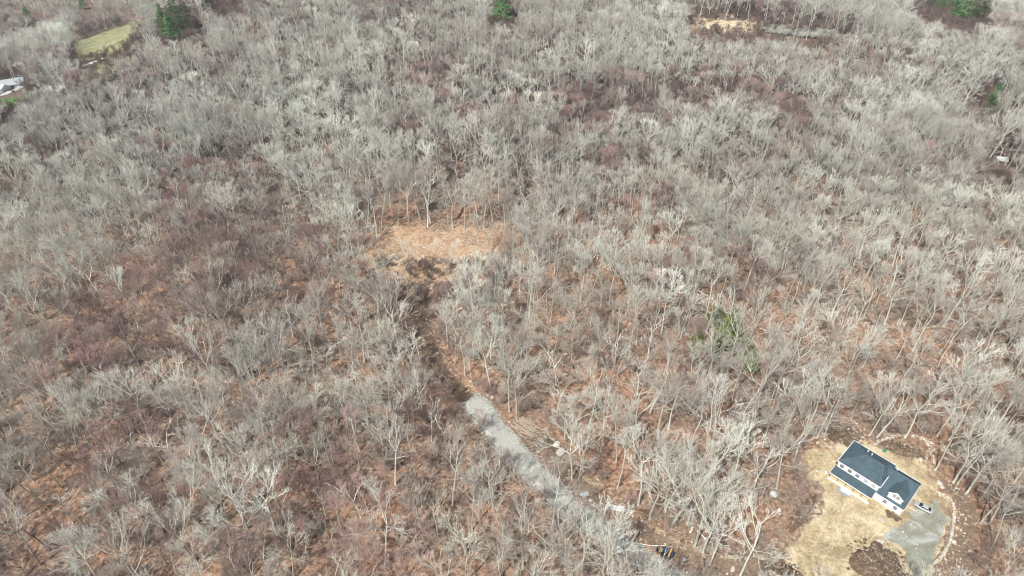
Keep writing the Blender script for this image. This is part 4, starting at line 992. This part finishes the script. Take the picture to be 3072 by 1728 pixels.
def fill(n_try, x0, x1, y0, y1, r, margin=260):
    for _ in range(n_try):
        x = rt.uniform(x0, x1); y = rt.uniform(y0, y1)
        px, py, dep = proj(x, y, hgt(x, y)); pt = proj(x, y, hgt(x, y)+26)
        if px < -margin or px > 3072+margin or pt[1] > 1728+150 or py < -60: continue
        rr = r*(1+.25*noise.noise(Vector((x*.02, y*.02, 5))))
        if math.hypot(x-95, y-115) < 75: rr *= 1.25
        if near(x, y, rr): continue
        k = noise.noise(Vector((x*.013, y*.013, 9)))+rt.uniform(-.35, .35); q = rt.random()
        if q < .04: kind = 'snag'
        elif q < .20: kind = 'slim'
        elif k > .27: kind = 'maple'
        elif k > -.12: kind = 'tall'
        else: kind = 'oak'
        if y < 260 and x > -20 and kind in ('oak', 'maple') and rt.random() < .72: kind = rt.choice(('tall', 'slim'))
        elif y < 300 and kind == 'oak' and rt.random() < .35: kind = 'slim'
        pr = rt.choice(KI[kind]); s = rt.uniform(.62, 1.04)
        if not open_ok(x, y, 26*s, 4.5, rt): continue
        put(x, y, pr, s)
fill(30000, -260, 260, 40, 330, 5.2)
fill(46000, -560, 560, 300, 700, 6.0)
fill(34000, -1000, 1000, 560, 1300, 7.2)
print('trees', len(TREES))

# ---- the trees that show largest: objects of their own; the rest one forest
info = []
for i, (x, y, k, s, a) in enumerate(TREES):
    z = hgt(x, y); b0 = proj(x, y, z); m0 = proj(x, y, z+17*s); t0 = proj(x, y, z+25*s)
    vis = -20 < m0[0] < 3092 and -20 < m0[1] < 1740 or (0 < b0[0] < 3072 and 0 < b0[1] < 1728)
    info.append((i, b0, t0, vis))
cand = [q for q in info if q[3]]
cand.sort(key=lambda q: q[1][2]/(TREES[q[0]][3]*(.8 if SPEC[TREES[q[0]][2]]['kind'] in ('oak', 'maple') else 1.15)))
own = [q[0] for q in cand[:298]]; owns = set(own)
LAND = [((1585, 1290), 'the log pile'), ((1676, 1345), 'the two pale boulders'), ((1404, 1190), 'the gravel track end'), ((1850, 1527), 'the white pipes'), ((2000, 1664), 'the track loader'), ((2321, 1483), 'the grey oval boulder'),
        ((2530, 1302), 'the left rear soil mound'), ((2712, 1345), 'the right rear soil mound'), ((2850, 1540), 'the stone retaining wall'), ((1540, 1370), 'the gravel track bend'), ((1755, 1484), 'the concrete tank cover'), ((2770, 1527), 'the silver sedan'), ((2480, 1415), 'the porch corner')]
ORD = ['nearest', 'second nearest', 'third nearest', 'fourth nearest', 'fifth nearest', 'sixth nearest', 'seventh nearest', 'eighth nearest']
labels = {}
byl = {}
for i in own:
    b0 = proj(TREES[i][0], TREES[i][1], hgt(*TREES[i][:2])); best = min(LAND, key=lambda l: math.hypot(l[0][0]-b0[0], l[0][1]-b0[1])); dd = math.hypot(best[0][0]-b0[0], best[0][1]-b0[1])
    if dd < 190:
        sd_ = ('left of', 'right of')[b0[0] > best[0][0]] if abs(b0[0]-best[0][0]) > abs(b0[1]-best[0][1]) else ('above', 'below')[b0[1] > best[0][1]]
        byl.setdefault((best[1], sd_), []).append((dd, i))
for (nm, sd_), lst in byl.items():
    lst.sort()
    for r_, (dd, i) in enumerate(lst[:8]): labels[i] = '%s bare tree, %s trunk %s %s' % (SPEC[TREES[i][2]]['look'], ORD[r_], sd_, nm)
grid = {}
for i in own:
    if i in labels: continue
    x, y, k, s, a = TREES[i]; m0 = proj(x, y, hgt(x, y)+18*s); fx, fy = m0[0]/3072, m0[1]/1728
    col = ('far left', 'left', 'centre left', 'centre right', 'right', 'far right')[max(0, min(5, int(fx*6)))]
    row = 'bottom edge' if fy > .90 else 'lowest quarter' if fy > .78 else 'lower half' if fy > .66 else 'middle band'
    grid.setdefault((SPEC[k]['look'], col, row), []).append((m0[0], i))
for (look, col, row), lst in grid.items():
    lst.sort()
    for r_, (_, i) in enumerate(lst):
        wd = '' if len(lst) == 1 else (', the more leftward one', ', the more rightward one')[r_] if len(lst) == 2 else ', leftmost such' if r_ == 0 else ', rightmost such' if r_ == len(lst)-1 else ', %s such from the left' % ('second', 'third', 'fourth', 'fifth', 'sixth', 'seventh', 'eighth', 'ninth')[min(7, r_-1)]
        labels[i] = '%s bare tree, %s of %s%s' % (look, col, row, wd)
for i in own:
    x, y, k, s, a = TREES[i]; S = SPEC[k]; dead = S['kind'] == 'snag'
    e = empty('dead_tree' if dead else 'bare_tree', (x, y, hgt(x, y)), a, label=labels[i], cat='dead tree' if dead else 'tree', group='dead trees in the winter forest' if dead else 'bare trees of the winter forest')
    e.scale = (s, s, s*1.02)
    obj('trunk', S['trunk'], e); obj('crown', S['crown'], e)
rest = [TREES[i] for i in range(len(TREES)) if i not in owns]
protos = bpy.data.collections.new('forest_prototypes')
for i, s in enumerate(SPEC):
    o = bpy.data.objects.new('forest_tree_%02d' % i, s['joined']); protos.objects.link(o)
def scatter_object(name, pts, label, cat):
    me = bpy.data.meshes.new(name); me.from_pydata([(x, y, hgt(x, y)) for x, y, k, s, a in pts], [], [])
    at = me.attributes.new('proto', 'INT', 'POINT'); at.data.foreach_set('value', np.array([p[2] for p in pts], dtype=np.int32))
    at = me.attributes.new('size', 'FLOAT', 'POINT'); at.data.foreach_set('value', np.array([p[3] for p in pts], dtype=np.float32))
    at = me.attributes.new('spin', 'FLOAT_VECTOR', 'POINT'); at.data.foreach_set('vector', np.array([(rt.gauss(0, .03), rt.gauss(0, .03), p[4]) for p in pts], dtype=np.float32).ravel())
    o = tag(obj(name, me), label, cat, kind='stuff')
    ng = bpy.data.node_groups.new(name, 'GeometryNodeTree')
    ng.interface.new_socket('Geometry', in_out='INPUT', socket_type='NodeSocketGeometry'); ng.interface.new_socket('Geometry', in_out='OUTPUT', socket_type='NodeSocketGeometry')
    gi = ng.nodes.new('NodeGroupInput'); go = ng.nodes.new('NodeGroupOutput'); iop = ng.nodes.new('GeometryNodeInstanceOnPoints')
    ci = ng.nodes.new('GeometryNodeCollectionInfo'); ci.inputs['Collection'].default_value = protos; ci.inputs['Separate Children'].default_value = True; ci.inputs['Reset Children'].default_value = True
    def na(nm, ty):
        n = ng.nodes.new('GeometryNodeInputNamedAttribute'); n.data_type = ty; n.inputs['Name'].default_value = nm; return n.outputs['Attribute']
    ng.links.new(gi.outputs[0], iop.inputs['Points']); ng.links.new(ci.outputs[0], iop.inputs['Instance']); iop.inputs['Pick Instance'].default_value = True
    ng.links.new(na('proto', 'INT'), iop.inputs['Instance Index'])
    er = ng.nodes.new('FunctionNodeEulerToRotation'); ng.links.new(na('spin', 'FLOAT_VECTOR'), er.inputs[0]); ng.links.new(er.outputs[0], iop.inputs['Rotation'])
    ng.links.new(na('size', 'FLOAT'), iop.inputs['Scale']); ng.links.new(iop.outputs[0], go.inputs[0])
    md_ = o.modifiers.new('scatter', 'NODES'); md_.node_group = ng
    return o
scatter_object('forest', rest, 'dense bare winter forest of grey and reddish trees reaching to the top', 'forest')
# understory brush
BR = []
for _ in range(110):
    px_, py_ = rt.uniform(1080, 1540), rt.uniform(790, 920)
    x, y = P(px_, py_); BR.append((x, y, rt.choice(KI['brush']), rt.uniform(.35, .9), rt.uniform(0, 6.28)))
def brush(n, x0, x1, y0, y1, thr=-.15):
    for _ in range(n):
        x = rt.uniform(x0, x1); y = rt.uniform(y0, y1); px, py, dep = proj(x, y, hgt(x, y))
        if px < -150 or px > 3222 or py > 1850 or py < -40: continue
        if noise.noise(Vector((x*.025, y*.025, 2)))+rt.uniform(-.4, .4) < thr: continue
        ok = True
        for poly, mg_ in NOTREE:
            if poly is BOG: continue
            if inside((x, y), poly): ok = False; break
        if not ok: continue
        for poly, prob in KEEP_PX[:10]+KEEP_PX[-1:]+[([(2290, 1440), (2350, 1440), (2350, 1520), (2290, 1520)], 1.0), ([(-60, 240), (90, 232), (90, 320), (-60, 340)], .9)]:
            if inside((px, py-15), poly) and rt.random() < prob: ok = False; break
        if ok: BR.append((x, y, rt.choice(KI['sapling'] if y < 300+rt.uniform(-60, 30) else KI['brush']), rt.uniform(.45, 1.2), rt.uniform(0, 6.28)))
brush(4600, -260, 260, 70, 250); brush(7500, -330, 330, 250, 400, -.35); brush(15000, -560, 560, 330, 700, -.6)
for _ in range(650):
    xs = [q[0] for q in BOG]; ys = [q[1] for q in BOG]; x = rt.uniform(min(xs), max(xs)); y = rt.uniform(min(ys), max(ys))
    if inside((x, y), BOG): BR.append((x, y, rt.choice(KI['shrub']), rt.uniform(.4, 1.0), rt.uniform(0, 6.28)))
for i in range(150):
    k_ = rt.randrange(len(REED_EDGE)); a_, b_e = REED_EDGE[k_], REED_EDGE[(k_+1) % len(REED_EDGE)]; q_ = rt.random()
    x, y = a_[0]+(b_e[0]-a_[0])*q_+rt.gauss(0, 2.5), a_[1]+(b_e[1]-a_[1])*q_+rt.gauss(0, 4)
    BR.append((x, y, rt.choice(KI['shrub']+KI['brush']), rt.uniform(.3, .8), rt.uniform(0, 6.28)))
print('brush', len(BR), 'faces', [len(q['joined'].polygons) for q in SPEC])
scatter_object('undergrowth', BR, 'brown leafless brush and saplings under the forest trees', 'undergrowth')
# sticks and fallen twigs on the forest floor
def sticks():
    B = MB()
    for _ in range(9000):
        x = rt.uniform(-190, 230); y = rt.uniform(80, 330)
        if inside((x, y), YARD) or inside((x, y), TRACK): continue
        a = rt.uniform(0, 6.283); L = rt.uniform(.4, 2.2); z = hgt(x, y)+.05; r_ = rt.uniform(.015, .05)
        p0 = Vector((x, y, z)); p1 = Vector((x+math.cos(a)*L*.5, y+math.sin(a)*L*.5, z+.12)); p2 = Vector((x+math.cos(a+.12)*L, y+math.sin(a+.12)*L, z+.02))
        tri_tube(B, [p0, p1, p2], [r_, r_*.8, r_*.4])
    for _ in range(900):
        x, y = P(rt.uniform(1090, 1520), rt.uniform(680, 870)); a = rt.gauss(.3, 1); L = rt.uniform(.4, 1.8); z = hgt(x, y)+.08; r_ = rt.uniform(.03, .09)
        tri_tube(B, [Vector((x, y, z)), Vector((x+math.cos(a)*L, y+math.sin(a)*L, z+.1))], [r_, r_*.6])
    tag(B.build('deadwood', M['bark_pale']), 'pale fallen sticks and branches on the leaf litter', 'deadwood', kind='stuff')
sticks()

# ------------------------------------------------------------------ haze: the air itself, one closed even box
def haze():
    m = bpy.data.materials.new('haze_air'); m.use_nodes = True; t = m.node_tree
    t.nodes.remove(t.nodes['Principled BSDF']); v = t.nodes.new('ShaderNodeVolumePrincipled')
    v.inputs['Color'].default_value = (.78, .88, .92, 1); v.inputs['Density'].default_value = .00017; v.inputs['Anisotropy'].default_value = .2
    t.links.new(v.outputs[0], t.nodes['Material Output'].inputs['Volume'])
    tag(MB().box(-3700, 3700, -1300, 4900, -75, 172).build('haze', m), 'thin pale air over the whole forest', 'haze', kind='stuff')
haze()
